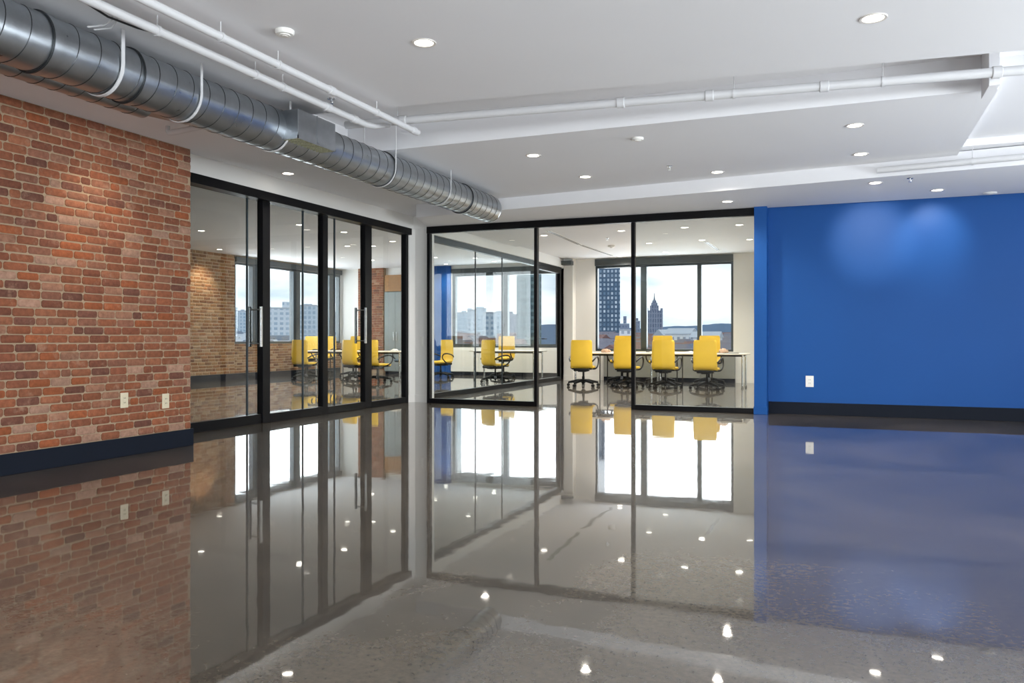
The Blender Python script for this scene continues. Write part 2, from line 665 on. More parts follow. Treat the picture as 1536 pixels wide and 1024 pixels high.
# wall on the right of the room with window openings, and the wall behind the viewer
bm = B()
box(bm, 5.0, 5.2, -5.2, 12.15, 0, 0.6)
box(bm, 5.0, 5.2, -5.2, 12.15, 2.9, 3.34)
for y in (-5.2, -1.3, 2.3, 5.9, 9.5):
    box(bm, 5.0, 5.2, y, y + (2.65 if y == 9.5 else 0.6 if y != -5.2 else 0.7), 0.6, 2.9)
struct('wall_right', bm, M['white_wall'])
bm = B()
box(bm, -6.62, 5.0, -5.2, -5.0, 0, 0.6)
box(bm, -6.62, 5.0, -5.2, -5.0, 2.9, 3.34)
box(bm, -6.62, -0.7, -5.2, -5.0, 0.6, 2.9)
box(bm, 1.9, 2.1, -5.2, -5.0, 0.6, 2.9)
box(bm, 4.7, 5.0, -5.2, -5.0, 0.6, 2.9)
struct('wall_front', bm, M['white_wall'])

# ---- rooms behind the glass
YB, YR, XR = 20.0, 21.5, -14.5
wx0, wx1 = on_y(893, YB), on_y(1100, YB)
bm = B()
box(bm, -6.86, wx0, YB, YB + 0.25, 0, 3.3)
box(bm, wx1, -0.9, YB, YB + 0.25, 0, 3.3)
box(bm, wx0, wx1, YB, YB + 0.25, 0, 0.74)
box(bm, wx0, wx1, YB, YB + 0.25, 3.07, 3.3)
box(bm, -6.62, on_y(859, 19.75), 19.75, 20.0, 0, 3.09)
struct('wall_office_back', bm, M['white_wall'])
bm = B()
box(bm, -6.62, on_y(859, 19.75) + 0.012, 19.735, 19.75, 0, 0.12)
box(bm, on_y(859, 19.75) + 0.012, on_y(903, YB), 19.985, YB, 0, 0.12)
box(bm, on_y(1103, YB), -1.0, 19.985, YB, 0, 0.12)
struct('baseboard_office_back', bm, M['white_wall'])
slab('wall_office_right', -1.05, -0.98, 12.15, 20.0, 0, 3.3, mat=M['white_wall'])
slab('trim_1', -6.62, on_y(859.5, 19.7), 19.55, 19.74, 2.92, 3.02, mat=M['dark_blind'])

mx0, mx1 = on_y(678, YR), -7.35
bm = B()
box(bm, -14.7, mx0, YR, YR + 0.25, 0, 3.4)
box(bm, mx1, -6.6, YR, YR + 0.25, 0, 3.4)
box(bm, mx0, mx1, YR, YR + 0.25, 0, 0.8)
box(bm, mx0, mx1, YR, YR + 0.25, 3.1, 3.4)
box(bm, -6.86, -6.62, 20.0, 21.5, 0, 3.4)
struct('wall_meeting_room_back', bm, M['white_wall'])
bx0, bx1 = on_y(650, YR) - 0.6, on_y(678, YR)
slab('wall_meeting_room_blue', bx0, bx1 - 0.02, 21.44, 21.5, 0.0, 3.2, mat=M['blue_wall'])
brick_wall('wall_meeting_room_brick_column', [(on_y(541, YR), on_y(579, YR), 21.36, 21.5, 0, 3.2)],
           [dict(origin=(on_y(541, YR), 21.36, 0), along=(1, 0, 0), normal=(0, -1, 0), length=on_y(579, YR) - on_y(541, YR), z0=0.1, z1=3.2, detail=False)],
           RED, M['mortar'], 9)
# far left wall: brick, with a long window above a low brick wall
FY0 = on_x(352, XR)
brick_wall('wall_far_left', [(-14.7, XR, 3.0, FY0, 0, 3.2), (-14.7, XR, FY0, 21.5, 0, 0.92), (-14.7, XR, FY0, 21.5, 3.17, 3.2)],
           [dict(origin=(XR, 12.6, 0), along=(0, 1, 0), normal=(1, 0, 0), length=FY0 - 12.6, z0=0.16, z1=3.2, detail=False, pitch=0.08, blen=0.24, joint=0.015),
            dict(origin=(XR, FY0, 0), along=(0, 1, 0), normal=(1, 0, 0), length=21.44 - FY0, z0=0.16, z1=0.92, detail=False)],
           TAN, M['mortar_tan'], 11)
slab('baseboard_far_left', XR + 0.005, XR + 0.025, 3.0, 21.4, 0, 0.16, mat=M['navy_base'])
slab('wall_meeting_room_near', -14.7, -6.86, 2.8, 3.0, 0, 3.4, mat=M['white_wall'])


# windows -----------------------------------------------------------
def window(name, axis, pos, a0, a1, z0, z1, mull, depth=0.12, fr=0.055, header=0.16, inward=-1):
    """framed strip window; axis 'x' runs along x at y=pos, 'y' runs along y at x=pos"""
    def bb(bm, s0, s1, d0, d1, c0, c1, bevel=0.0):
        if axis == 'x':
            box(bm, s0, s1, pos + d0, pos + d1, c0, c1, bevel=bevel)
        else:
            box(bm, pos + d0, pos + d1, s0, s1, c0, c1, bevel=bevel)
    lo, hi = (0.0, depth) if inward < 0 else (-depth, 0.0)
    bm = B()
    bb(bm, a0, a1, lo, hi, z0, z0 + fr)
    bb(bm, a0, a1, lo, hi, z1 - header - fr, z1 - header)
    bb(bm, a0, a0 + fr, lo, hi, z0 + fr, z1 - header - fr)
    bb(bm, a1 - fr, a1, lo, hi, z0 + fr, z1 - header - fr)
    w = struct(name, bm, M['dark_frame'])
    for (mu, wd) in mull:
        bm = B()
        bb(bm, mu - wd / 2, mu + wd / 2, lo - 0.03 if inward < 0 else lo, hi if inward < 0 else hi + 0.03, z0 + fr, z1 - header - fr, bevel=0.006)
        obj('mullion', bm, M['dark_frame'], w)
    if header > 0:
        bm = B()
        e = 0.08
        if inward < 0:
            bb(bm, a0, a1, -e, depth, z1 - header, z1, bevel=0.006)
        else:
            bb(bm, a0, a1, -depth, e, z1 - header, z1, bevel=0.006)
        obj('blind_box', bm, M['dark_blind'], w)
    mid = (lo + hi) / 2
    edges = [a0 + fr] + sorted(x for m_ in mull for x in (m_[0] - m_[1] / 2, m_[0] + m_[1] / 2)) + [a1 - fr]
    for i in range(0, len(edges), 2):
        bm = B()
        bb(bm, edges[i], edges[i + 1], mid - 0.004, mid + 0.004, z0 + fr, z1 - header - fr)
        obj('pane', bm, M['win_glass'], w)
    return w


window('window_1', 'x', YB + 0.02, wx0, wx1, 0.74, 3.07, [(on_y(965.5, YB), 0.15), (on_y(1049, YB), 0.10)], header=0.17)
window('window_2', 'x', YR + 0.02, mx0, mx1, 0.80, 3.10, [(on_y(758, YR), 0.15)], fr=0.10, header=0.12)
window('window_3', 'y', XR - 0.02, FY0, 21.45, 0.92, 3.17,
       [(on_x(384, XR), 0.26), (on_x(445, XR), 0.30), (on_x(498, XR), 0.28)], fr=0.06, header=0.14, inward=1)
k = 4
for (y0, y1) in ((-4.5, -1.3), (-0.7, 2.3), (2.9, 5.9), (6.5, 9.5)):
    window('window_%d' % k, 'y', 5.2, y0, y1, 0.6, 2.9, [((y0 + y1) / 2, 0.08)], header=0.0, inward=1)
    k += 1
for (x0, x1) in ((-0.7, 1.9), (2.1, 4.7)):
    window('window_%d' % k, 'x', -5.2, x0, x1, 0.6, 2.9, [((x0 + x1) / 2, 0.08)], header=0.0, inward=-1)
    k += 1


# ------------------------------------------------------------------ glazed walls
# head tracks and floor tracks that carry the panels
bm = B()
box(bm, LX - 0.06, LX + 0.115, 6.4, 11.83, 2.765, 2.872, bevel=0.004)
struct('trim_2', bm, M['black'])
bm = B()
box(bm, -6.325, -1.15, GY - 0.06, GY + 0.028, 2.775, 2.883, bevel=0.004)
struct('trim_3', bm, M['black'])


def panel(label, axis, pos, a0, a1, z0, z1, stiles, rail_b=0.10, rail_t=0.0, st=0.09, dp=0.045, mids=(), handle=None, name='sliding_glass_panel', mat=None, edge=(), gmat=None):
    """a framed glass panel; children: pane, bottom_rail, stile, glass_joint, pull_handle"""
    mat = mat or M['black']
    org = (a0, pos, 0) if axis == 'x' else (pos, a0, 0)
    t = thing(name, label, 'glass panel', org)

    def bb(bm, s0, s1, d0, d1, c0, c1, bevel=0.0):
        s0, s1 = s0 - a0, s1 - a0
        if axis == 'x':
            return box(bm, s0, s1, d0, d1, c0, c1, bevel=bevel)
        return box(bm, d0, d1, s0, s1, c0, c1, bevel=bevel)
    l_, r_ = stiles
    bl, br_ = a0 + (st if l_ else 0), a1 - (st if r_ else 0)
    obj('bottom_rail', bb(B(), bl, br_, -dp, dp, z0, z0 + rail_b, 0.003), mat, t)
    if rail_t:
        obj('top_rail', bb(B(), bl, br_, -dp, dp, z1 - rail_t, z1, 0.003), mat, t)
    if l_:
        obj('stile', bb(B(), a0, a0 + st, -dp, dp, z0, z1, 0.004), mat, t)
    if r_:
        obj('stile', bb(B(), a1 - st, a1, -dp, dp, z0, z1, 0.004), mat, t)
    cuts = [bl] + list(mids) + [br_]
    for c0, c1 in zip(cuts, cuts[1:]):
        obj('pane', bb(B(), c0 + 0.002, c1 - 0.002, -0.005, 0.005, z0 + rail_b, z1 - rail_t), gmat or M['glass'], t)
    for c in mids:
        obj('glass_joint', bb(B(), c - 0.008, c + 0.008, -0.012, 0.012, z0 + rail_b, z1 - rail_t), M['dark_frame'], t)
    for c in edge:
        obj('glass_edge', bb(B(), c - 0.004, c + 0.004, 0.006, 0.02, z0 + rail_b, z1 - rail_t), M['dark_frame'], t)
    if handle is not None:
        ha, h0, h1 = handle
        bm = B()
        for s in (-1, 1):
            d = s * (dp + 0.045)
            def P(dd, z):
                return (ha - a0, dd, z) if axis == 'x' else (dd, ha - a0, z)
            w2 = 0.016
            bb(bm, ha - w2, ha + w2, d - 0.008, d + 0.008, h0, h1, 0.003)
            for z in (h0 + 0.03, h1 - 0.03):
                tube(bm, [P(0.0, z), P(d, z)], 0.009, 8)
        obj('pull_handle', bm, M['chrome'], t)
    return t


def ly(u):
    return on_x(u, LX)


def gx(u):
    return on_y(u, GY)


ZB, ZT = 0.0, 2.765
panel('frameless wide glass panel of the left glazed wall next to the brick wall', 'y', LX - 0.02, 6.42, ly(390), ZB, ZT,
      (True, False), rail_b=0.115, mids=(ly(372.5),))
panel('black framed glass door leaf with vertical steel pull, second from brick wall', 'y', LX + 0.0, ly(390), ly(480.5), ZB, ZT,
      (True, False), rail_b=0.11, st=ly(401) - ly(390), mids=(ly(454),), handle=None)
panel('black framed glass panel third from the brick wall, in front of yellow chairs', 'y', LX, ly(480.5), ly(544), ZB, ZT,
      (True, False), rail_b=0.10, st=ly(488) - ly(480.5), mids=(ly(501.5),))
panel('black framed glass panel at end of left glazed wall beside white column', 'y', LX, ly(544), ly(613.5), ZB, ZT,
      (True, True), rail_b=0.09, st=ly(554) - ly(544), mids=())
# pull handles of the two sliding leaves are parts of their leaf
for lf, u, z0, z1 in ((0, 385, None, None), (2, 543.5, None, None)):
    pass


def pull(parent, y, z0, z1, dz=0.0):
    bm = B()
    oy = y - parent.location.y
    for s in (-1, 1):
        d = s * 0.085
        box(bm, d - 0.012, d + 0.012, oy - 0.02, oy + 0.02, z0, z1, bevel=0.004)
        for z in (z0 + 0.04, z1 - 0.04):
            tube(bm, [(0, oy, z), (d, oy, z)], 0.009, 8)
    o = obj('pull_handle', bm, M['chrome'], parent)
    o['label'] = 'long brushed steel pull handle'


leafs = [o for o in COL.objects if o.name.startswith('sliding_glass_panel')]
pull(leafs[0], ly(385), 0.95, 1.45)
pull(leafs[2], ly(541), 0.98, 1.52)

panel('fixed black framed glass panel beside the white column', 'x', GY, -6.325, gx(807), ZB, 2.775,
      (True, True), rail_b=0.075, st=0.05, dp=0.045, mids=(), name='sliding_glass_panel')
panel('black framed glass panel beside the blue wall, front of long table', 'x', GY, gx(947.5), -1.155, ZB, 2.775,
      (True, False), rail_b=0.075, st=0.055, dp=0.04, mids=(), name='sliding_glass_panel')
# partition running back from the corner column
t = panel('long frameless glass partition running back behind the white column', 'y', -6.72, 12.12, on_x(803, -6.72), 0, 2.765,
          (True, False), rail_b=0.09, rail_t=0.0, st=0.04, mids=(on_x(713, -6.72), on_x(753, -6.72)), name='glass_partition', gmat=M['partition_glass'])
obj('top_rail', box(B(), -0.05, 0.05, 0.0, on_x(803, -6.72) - 12.12, 2.765, 2.87), M['dark_frame'], t)
d0, d1 = on_x(803, -6.72) + 0.02, 19.72
t = panel('black framed glass door at the far end of the glass partition', 'y', -6.72, d0, d1, 0, 2.80,
          (True, True), rail_b=0.09, rail_t=0.09, st=0.09, name='glass_door', gmat=M['partition_glass'])
t['category'] = 'door'
bm = B()
tube(bm, [(0.0, 0.42, 1.05), (0.07, 0.42, 1.05), (0.075, 0.55, 1.05)], 0.011, 8)
obj('lever_handle', bm, M['black'], t, smooth=True)
bm = B()
box(bm, -6.77, -6.67, d0, d1, 2.80, 2.87)
struct('trim_4', bm, M['black'])

# ------------------------------------------------------------------ recessed ceiling lights
bmr = B()
lathe(bmr, [(0.062, 0.0), (0.066, -0.005), (0.080, -0.006), (0.084, 0.0)], 32)
ring_me = obj('trim_ring', bmr, M['trim_ring'], smooth=True)
bml = B()
lathe(bml, [(0.0, -0.0035), (0.050, -0.003), (0.064, -0.001)], 32)
lens_me = obj('lens', bml, M['lens'], smooth=True)
proto = thing('recessed_light', 'x', 'ceiling light')
ring_me.parent = proto
lens_me.parent = proto
spot_cache = {}


def downlight(x, y, z, label, group, power=55, aim=None, ang=150, col=(1.0, 0.92, 0.80), first=[True]):
    if first[0]:
        o = proto
        first[0] = False
    else:
        o = copy_tree(proto)
    o.location = (x, y, z)
    tag(o, label, 'ceiling light', group)
    if power:
        key = (power, ang, col)
        if key not in spot_cache:
            d = bpy.data.lights.new('recessed_light_beam', 'SPOT')
            d.energy = power
            d.spot_size = math.radians(ang)
            d.spot_blend = 0.85
            d.shadow_soft_size = 0.04
            d.color = col
            spot_cache[key] = d
        s = bpy.data.objects.new('recessed_light_beam', spot_cache[key])
        COL.objects.link(s)
        s.location = (x, y, z - 0.02)
        if aim:
            dv = Vector(aim) - s.location
            s.rotation_euler = dv.to_track_quat('-Z', 'Y').to_euler()
    return o


G1 = 'recessed lights in the front room ceiling'
ZA, ZC, ZD = 3.05, 2.885, 2.92
front = [
    (636, 64, ZA, 'large round recessed ceiling light in near ceiling, left of centre', None),
    (1310, 27, ZA, 'large round recessed ceiling light at top right of near ceiling', None),
    (800, 233, ZA, 'round recessed light in middle soffit, leftmost there', None),
    (878, 265, ZA, 'round recessed light in middle soffit, second from the left', None),
    (1076, 258, ZA, 'round recessed light in middle soffit above the open doorway side', None),
    (1282, 188, ZA, 'round recessed light in middle soffit nearest the long white pipe', None),
    (1291, 231, ZA, 'round recessed light in middle soffit nearest the blue wall', None),
    (728, 328, ZC, 'small recessed light just under the end of the steel duct', None),
    (1091, 302, ZC, 'recessed light in back soffit above the glass panel beside the blue wall', None),
    (432, 260, 3.08, 'recessed light in left soffit above the sliding glass wall', None),
]
for (u, v, z, lab, aim) in front:
    x, y = on_z(u, v, z)
    downlight(x, y, z, lab, G1, 85, ang=(105 if z == 3.08 else 150))
x, y = on_z(1313, 274, ZC)
downlight(x, y, ZC, 'left one of the two recessed lights washing the blue wall', G1, 130, aim=(x, 12.0, 2.42), ang=46)
x, y = on_z(1406, 285, ZC)
downlight(x, y, ZC, 'right one of the two recessed lights washing the blue wall', G1, 50, aim=(x, 12.0, 2.40), ang=70)
# lamps of the same room nearer than the photograph's frame
for (x, y, z, w_) in ((-1.2, -1.8, ZA, 'behind the viewer on the left'), (2.6, -1.8, ZA, 'behind the viewer on the right'),
                      (-3.4, 1.2, ZA, 'nearest the steel duct'), (3.4, 3.4, ZA, 'nearest the right hand windows')):
    downlight(x, y, z, 'round recessed light in the near ceiling ' + w_, G1, 85)
downlight(-5.35, 5.05, ZD, 'recessed light beside the duct washing the brick wall', G1, 46, aim=(BX, 5.12, 1.75), ang=70, col=(1, .8, .58))

G2 = 'recessed lights in the back office ceiling'
for (u, v, z, lab) in ((816, 353, ZA, 'recessed light in back office ceiling by the linear air slot'),
                       (932, 346, ZA, 'recessed light in back office ceiling left of the middle glass post'),
                       (1027, 341, ZA, 'recessed light in back office ceiling, front row, middle of right panel'),
                       (1109, 337, ZA, 'recessed light in back office ceiling, front row, nearest blue wall'),
                       (973.6, 364.6, 3.09, 'recessed light in back office ceiling, second row, right of post'),
                       (1053, 360, 3.09, 'recessed light in back office ceiling beside the short air slot'),
                       (1124.5, 359, 3.09, 'recessed light in back office ceiling, second row, nearest blue wall'),
                       (998, 378, 3.09, 'recessed light in back office ceiling close to the window blind box'),
                       (930, 384, 3.09, 'recessed light in back office ceiling above left pane of window')):
    x, y = on_z(u, v, z)
    downlight(x, min(y, 19.7), z, lab, G2, 150)
G3 = 'recessed lights in the meeting room ceiling'
ZM = 3.2
for (u, v, lab) in ((302, 346, 'recessed light in meeting room ceiling near the tan brick wall'),
                    (449.5, 337, 'recessed light in meeting room ceiling behind second glass panel'),
                    (516, 348, 'recessed light in meeting room ceiling high behind third glass panel'),
                    (521, 369, 'recessed light in meeting room ceiling lower behind third glass panel'),
                    (559.5, 369, 'recessed light in meeting room ceiling left in the end glass panel'),
                    (589, 362, 'recessed light in meeting room ceiling right in the end glass panel'),
                    (558.5, 390, 'recessed light in meeting room ceiling above the brick column'),
                    (653, 386, 'recessed light in meeting room ceiling just right of white column'),
                    (669, 396, 'recessed light in meeting room ceiling above the blue strip of wall'),
                    (702.5, 374, 'recessed light in meeting room ceiling above left part of window'),
                    (713, 387, 'recessed light in meeting room ceiling close above window blind box'),
                    (741, 392, 'recessed light in meeting room ceiling nearest to the partition header')):
    x, y = on_z(u, v, ZM)
    downlight(max(x, -14.2), min(y, 21.2), ZM, lab, G3, 140)
x, y = -13.9, on_x(300, XR)
downlight(x, y, ZM, 'recessed light washing the tan brick wall of the meeting room', G3, 110, aim=(XR, y, 1.9), ang=80, col=(1, .8, .58))

# ------------------------------------------------------------------ steel duct
DXC, DZC, DR = -4.5, 2.83, 0.18


def du(u):
    return on_x(u, DXC)


Y0, Y1 = 0.6, 10.25
duct = thing('spiral_duct', 'large galvanised spiral steel duct hanging below ceiling along the left side', 'air duct', (DXC, 0, DZC))
bm = B()
seg = 64
prof = [(Y0, DR), (Y1 - 0.05, DR), (Y1 - 0.015, DR * 0.985), (Y1, DR * 0.93), (Y1 + 0.004, DR * 0.5), (Y1 + 0.004, 0.001)]
rings = [[bm.verts.new((r * math.cos(2 * PI * k / seg), y, r * math.sin(2 * PI * k / seg))) for k in range(seg)] for (y, r) in prof]
for a, b in zip(rings, rings[1:]):
    for k in range(seg):
        bm.faces.new((a[k], a[(k + 1) % seg], b[(k + 1) % seg], b[k]))
bmesh.ops.recalc_face_normals(bm, faces=bm.faces)
obj('duct_shell', bm, M['duct'], duct, smooth=True)
pitch = 0.158
turns = (Y1 - 0.03 - Y0) / pitch
pts = []
n = int(turns * 40)
for i in range(n + 1):
    a = 2 * PI * i / 40
    pts.append(((DR + 0.0006) * math.cos(a), Y0 + pitch * i / 40, (DR + 0.0006) * math.sin(a)))
bm = B()
tube(bm, pts, 0.0032, 5)
obj('spiral_seam', bm, M['duct_dark'], duct, smooth=True)


def band(y, w=0.03, h=0.006, mat=None, name='joint_band', x=0, z=0, r=DR, parent=None, lab=None):
    bm = B()
    seg = 56
    pr = [(y - w / 2, r), (y - w / 2, r + h), (y + w / 2, r + h), (y + w / 2, r)]
    rr = [[bm.verts.new((x + q * math.cos(2 * PI * k / seg), yy, z + q * math.sin(2 * PI * k / seg))) for k in range(seg)] for (yy, q) in pr]
    for a, b in zip(rr, rr[1:]):
        for k in range(seg):
            bm.faces.new((a[k], a[(k + 1) % seg], b[(k + 1) % seg], b[k]))
    bmesh.ops.recalc_face_normals(bm, faces=bm.faces)
    return obj(name, bm, mat or M['duct'], parent or duct, smooth=True)


for u in (56, 193, 574, 692):
    band(du(u), 0.05, 0.008)
    band(du(u) - 0.035, 0.008, 0.012, M['duct_dark'])
# hanger straps: a white band under the duct whose ends go up to the ceiling
for u, w in ((152, 0.026), (272, 0.02), (408, 0.02), (570, 0.016), (655, 0.012)):
    y = du(u)
    top = (3.05 if (y < 6.0 or y > 7.5) else 3.33) - DZC
    bm = B()
    pts = []
    R = DR + 0.008
    for i in range(25):
        a = -PI * 1.0 * i / 24 + 0.0
        pts.append((R * math.cos(a), R * math.sin(a)))
    line = [(R, top)] + pts + [(-R, top)]
    vs = []
    for q_, (px_, pz_) in enumerate(line):      # flat strap: four corners per station
        if q_ == 0 or q_ == len(line) - 1:
            nx_, nz_ = (1 if px_ > 0 else -1), 0
        else:
            nx_, nz_ = px_ / R, pz_ / R
        h_ = 0.006
        vs.append([bm.verts.new((px_, y - w / 2, pz_)), bm.verts.new((px_ + nx_ * h_, y - w / 2, pz_ + nz_ * h_)),
                   bm.verts.new((px_ + nx_ * h_, y + w / 2, pz_ + nz_ * h_)), bm.verts.new((px_, y + w / 2, pz_))])
    for a, b in zip(vs, vs[1:]):
        for k in range(4):
            bm.faces.new((a[k], b[k], b[(k + 1) % 4], a[(k + 1) % 4]))
    bmesh.ops.recalc_face_normals(bm, faces=bm.faces)
    o = obj('hanger_strap', bm, M['white_pipe'], duct, smooth=True)
    o['label'] = 'white hanger strap'
# register box on the side of the duct
ya, yb = on_x(447, DXC + 0.30), on_x(503, DXC + 0.30)
bm = B()
x0, x1, z0, z1 = 0.08, 0.30, -0.105, 0.135
box(bm, x0, x1, ya, yb, z0 + 0.012, z1, bevel=0.003)
box(bm, x1 - 0.01, x1 + 0.004, (ya + yb) / 2 - 0.006, (ya + yb) / 2 + 0.006, z0, z1 + 0.003)
for (a, b) in ((x0 - 0.01, x0 + 0.004), (x1 - 0.004, x1 + 0.004)):
    box(bm, a, b, ya - 0.004, yb + 0.004, z0 - 0.006, z0 + 0.02)
for y in (ya, yb):
    box(bm, x0 - 0.01, x1 + 0.004, y - 0.004, y + 0.004, z0 - 0.006, z0 + 0.02)
rb = obj('register_box', bm, M['duct_box'], duct)
rb['label'] = 'rectangular sheet steel outlet box'
bm = B()
box(bm, x0, x1, ya + 0.01, yb - 0.01, z0 + 0.002, z0 + 0.012)
for i in range(12):
    yy = ya + (yb - ya) * (i + 0.5) / 12
    box(bm, x0, x1, yy - 0.004, yy + 0.004, z0 - 0.008, z0 + 0.006)
obj('outlet_grille', bm, M['filter'], rb)

# smaller duct tucked below and behind the large one
d2 = thing('branch_duct', 'smaller steel duct tucked behind the large duct above the brick wall', 'air duct', (-4.86, 0, 2.815))
bm = B()
seg = 40
ye = on_x(215, -4.86)
r2 = 0.11
pr = [(0.6, r2), (ye, r2)]
rr = [[bm.verts.new((q * math.cos(2 * PI * k / seg), yy, q * math.sin(2 * PI * k / seg))) for k in range(seg)] for (yy, q) in pr]
for a, b in zip(rr, rr[1:]):
    for k in range(seg):
        bm.faces.new((a[k], a[(k + 1) % seg], b[(k + 1) % seg], b[k]))
bm.faces.new(rr[0]); bm.faces.new(rr[1])
bmesh.ops.recalc_face_normals(bm, faces=bm.faces)
obj('duct_shell', bm, M['duct'], d2, smooth=True)
bm = B()
pts = [((r2 + .0005) * math.cos(2 * PI * i / 32), 0.6 + 0.15 * i / 32, (r2 + .0005) * math.sin(2 * PI * i / 32)) for i in range(int((ye - 0.6) / 0.15 * 32))]
tube(bm, pts, 0.003, 5)
obj('spiral_seam', bm, M['duct_dark'], d2, smooth=True)
bm = B()
yq = ye
v = [bm.verts.new(p) for p in ((-0.10, yq, -0.06), (0.08, yq, -0.06), (0.10, yq + 0.55, -0.015), (-0.12, yq + 0.55, -0.015),
                               (-0.10, yq, 0.08), (0.08, yq, 0.08), (0.10, yq + 0.55, 0.02), (-0.12, yq + 0.55, 0.02))]
for q in ((3, 2, 1, 0), (4, 5, 6, 7), (0, 1, 5, 4), (1, 2, 6, 5), (2, 3, 7, 6), (3, 0, 4, 7)):
    bm.faces.new([v[i] for i in q])
obj('end_transition', bm, M['duct_box'], d2)


# ------------------------------------------------------------------ white pipes
def pipe(name, label, p0, p1, r, clips, ztop, ends=(0.0, 0.0), couplings=()):
    P0, P1 = Vector(p0), Vector(p1)
    t = thing(name, label, 'pipe', p0)
    d = P1 - P0
    obj('pipe_run', tube(B(), [(0, 0, 0), d], r, 20), M['white_pipe'], t, smooth=True)
    dn = d.normalized()
    for c in couplings:
        q = d * c
        obj('coupling', tube(B(), [q - dn * 0.035, q - dn * 0.03, q + dn * 0.03, q + dn * 0.035], [r * 1.05, r * 1.25, r * 1.25, r * 1.05], 20), M['white_pipe'], t, smooth=True)
    for i, c in enumerate(clips):
        q = d * c
        w = P0 + q
        zt = ztop(w) - w.z + 0.0
        bm = B()
        tube(bm, [q - dn * 0.01, q + dn * 0.01], r + 0.006, 20)
        tube(bm, [q + Vector((0, 0, r)), q + Vector((0, 0, zt + P0.z - P0.z))], 0.004, 6)
        obj('pipe_hanger', bm, M['white_pipe'], t, smooth=True)
    return t


def ceil_z(w):
    e1 = 6.1 + (w.x + 3.76) * 0.094
    if w.x < -4.98:
        return 2.92
    if w.y < e1:
        return 3.05
    if w.y < 7.5:
        return 3.33
    return 3.05 if w.x < 1.15 else 3.17


P1X, P2X, PZ = -3.64, -3.93, 2.955


def frac(u, X, ya, yb):
    return (on_x(u, X) - ya) / (yb - ya)


a, b = 0.6, on_x(627, P1X)
pipe('sprinkler_pipe', 'white ceiling pipe, the right one of the two running alongside the duct', (P1X, a, PZ), (P1X, b, PZ), 0.027,
     [frac(u, P1X, a, b) for u in (331, 417, 565)], ceil_z, couplings=[frac(u, P1X, a, b) for u in (497, 620)])
a, b = 0.6, on_x(548, P2X)
p2 = pipe('sprinkler_pipe', 'white ceiling pipe, the left one of the two, nearer the duct', (P2X, a, PZ), (P2X, b, PZ), 0.029,
          [frac(u, P2X, a, b) for u in (236, 383, 424)], ceil_z, couplings=[frac(u, P2X, a, b) for u in (491, 531)])
obj('pipe_end', tube(B(), [(0, b - a, 0), (0.02, b - a + 0.12, 0.01), (0.07, b - a + 0.3, 0.05)], [0.029, 0.026, 0.012], 16), M['white_pipe'], p2, smooth=True)
x, y = on_z(522, 190, 3.05)
xr = 5.0
pw = Vector((on_z(600, 181, 3.05)[0], on_z(600, 181, 3.05)[1], 3.05))
pe = Vector((on_z(1536, 105, 3.05)[0], on_z(1536, 105, 3.05)[1], 3.05))
dirv = (pe - pw).normalized()
pA = pw - dirv * 0.55
pB = pw + dirv * (5.0 - pw.x) / dirv.x
L = (pB - pA).length


def fx(u):
    # position along the cross pipe at which it is seen at column u
    dx, dy = ray(u)
    # intersect ray (t*dx, t*dy) with line pA + s*dir
    det = dx * (-dirv.y) + dirv.x * dy
    s = (dx * pA.y - dy * pA.x) / (dy * dirv.x - dx * dirv.y)
    return s / L


pipe('sprinkler_pipe', 'long white pipe crossing the ceiling recess from left to right', tuple(pA), tuple(pB), 0.036,
     [fx(u) for u in (596, 1101, 1324)], ceil_z, couplings=[fx(u) for u in (605, 931, 1064, 1236, 1495)])
pC = (-0.9, 10.02, 2.965)
pipe('sprinkler_pipe', 'white pipe along the edge of the soffit above the blue wall', (0.35, 10.03, 2.945), (5.0, 9.52, 2.965), 0.034,
     [0.2, 0.7], lambda w: 3.05 if w.x < 1.15 else 3.17, couplings=[0.45])
# short white pipe with elbow under the left soffit
x, y = on_z(278, 196, 2.86)
t = thing('pipe_stub', 'short white pipe with elbow under the soffit at brick wall end', 'pipe', (x, y, 2.86))
obj('pipe_run', tube(B(), [(-0.2, 0.0, 0.07), (-0.2, 0, 0.015), (-0.185, 0.0, 0.0), (-0.13, 0.0, -0.0), (0.25, 0.0, 0.02)], [0.02, 0.02, 0.024, 0.026, 0.022], 14), M['white_pipe'], t, smooth=True)
obj('pipe_hanger', tube(B(), [(0.05, 0, 0.0), (0.05, 0, 0.06)], 0.004, 6), M['white_pipe'], t)
# cable
x0, y0 = on_z(115, 2, 2.99)
x1, y1 = on_z(205, 44, 2.99)
x2, y2 = on_z(242, 61, 2.99)
bm = B()
tube(bm, [(x0 - 0.05, y0 - 1.2, 3.03), (x0, y0, 3.015), ((x0 + x1) / 2, (y0 + y1) / 2, 2.985), (x1, y1, 3.0), (x2, y2, 3.03), (x2, y2 + 0.02, 3.05)], 0.007, 8)
o = obj('electrical_cable', bm, M['cable'], smooth=True)
tag(o, 'thin black cable running below the ceiling beside the left pipe', 'cable')
for k_ in (0, 1):
    y = du(106 + 10 * k_)
    bm = B()
    tube(bm, [(-4.14, y, 3.05), (-4.18 - 0.03 * k_, y + 0.03, 3.02), (-4.25, y + 0.04, 3.00), (-4.32, y + 0.02, 2.995), (-4.355, y, 2.99)], 0.006, 6)
    o = obj('hanging_wire', bm, M['white_pipe'], smooth=True)
    tag(o, ('left' if k_ == 0 else 'right') + ' one of two white wires hanging from ceiling onto the duct', 'wire')

# ------------------------------------------------------------------ ceiling devices


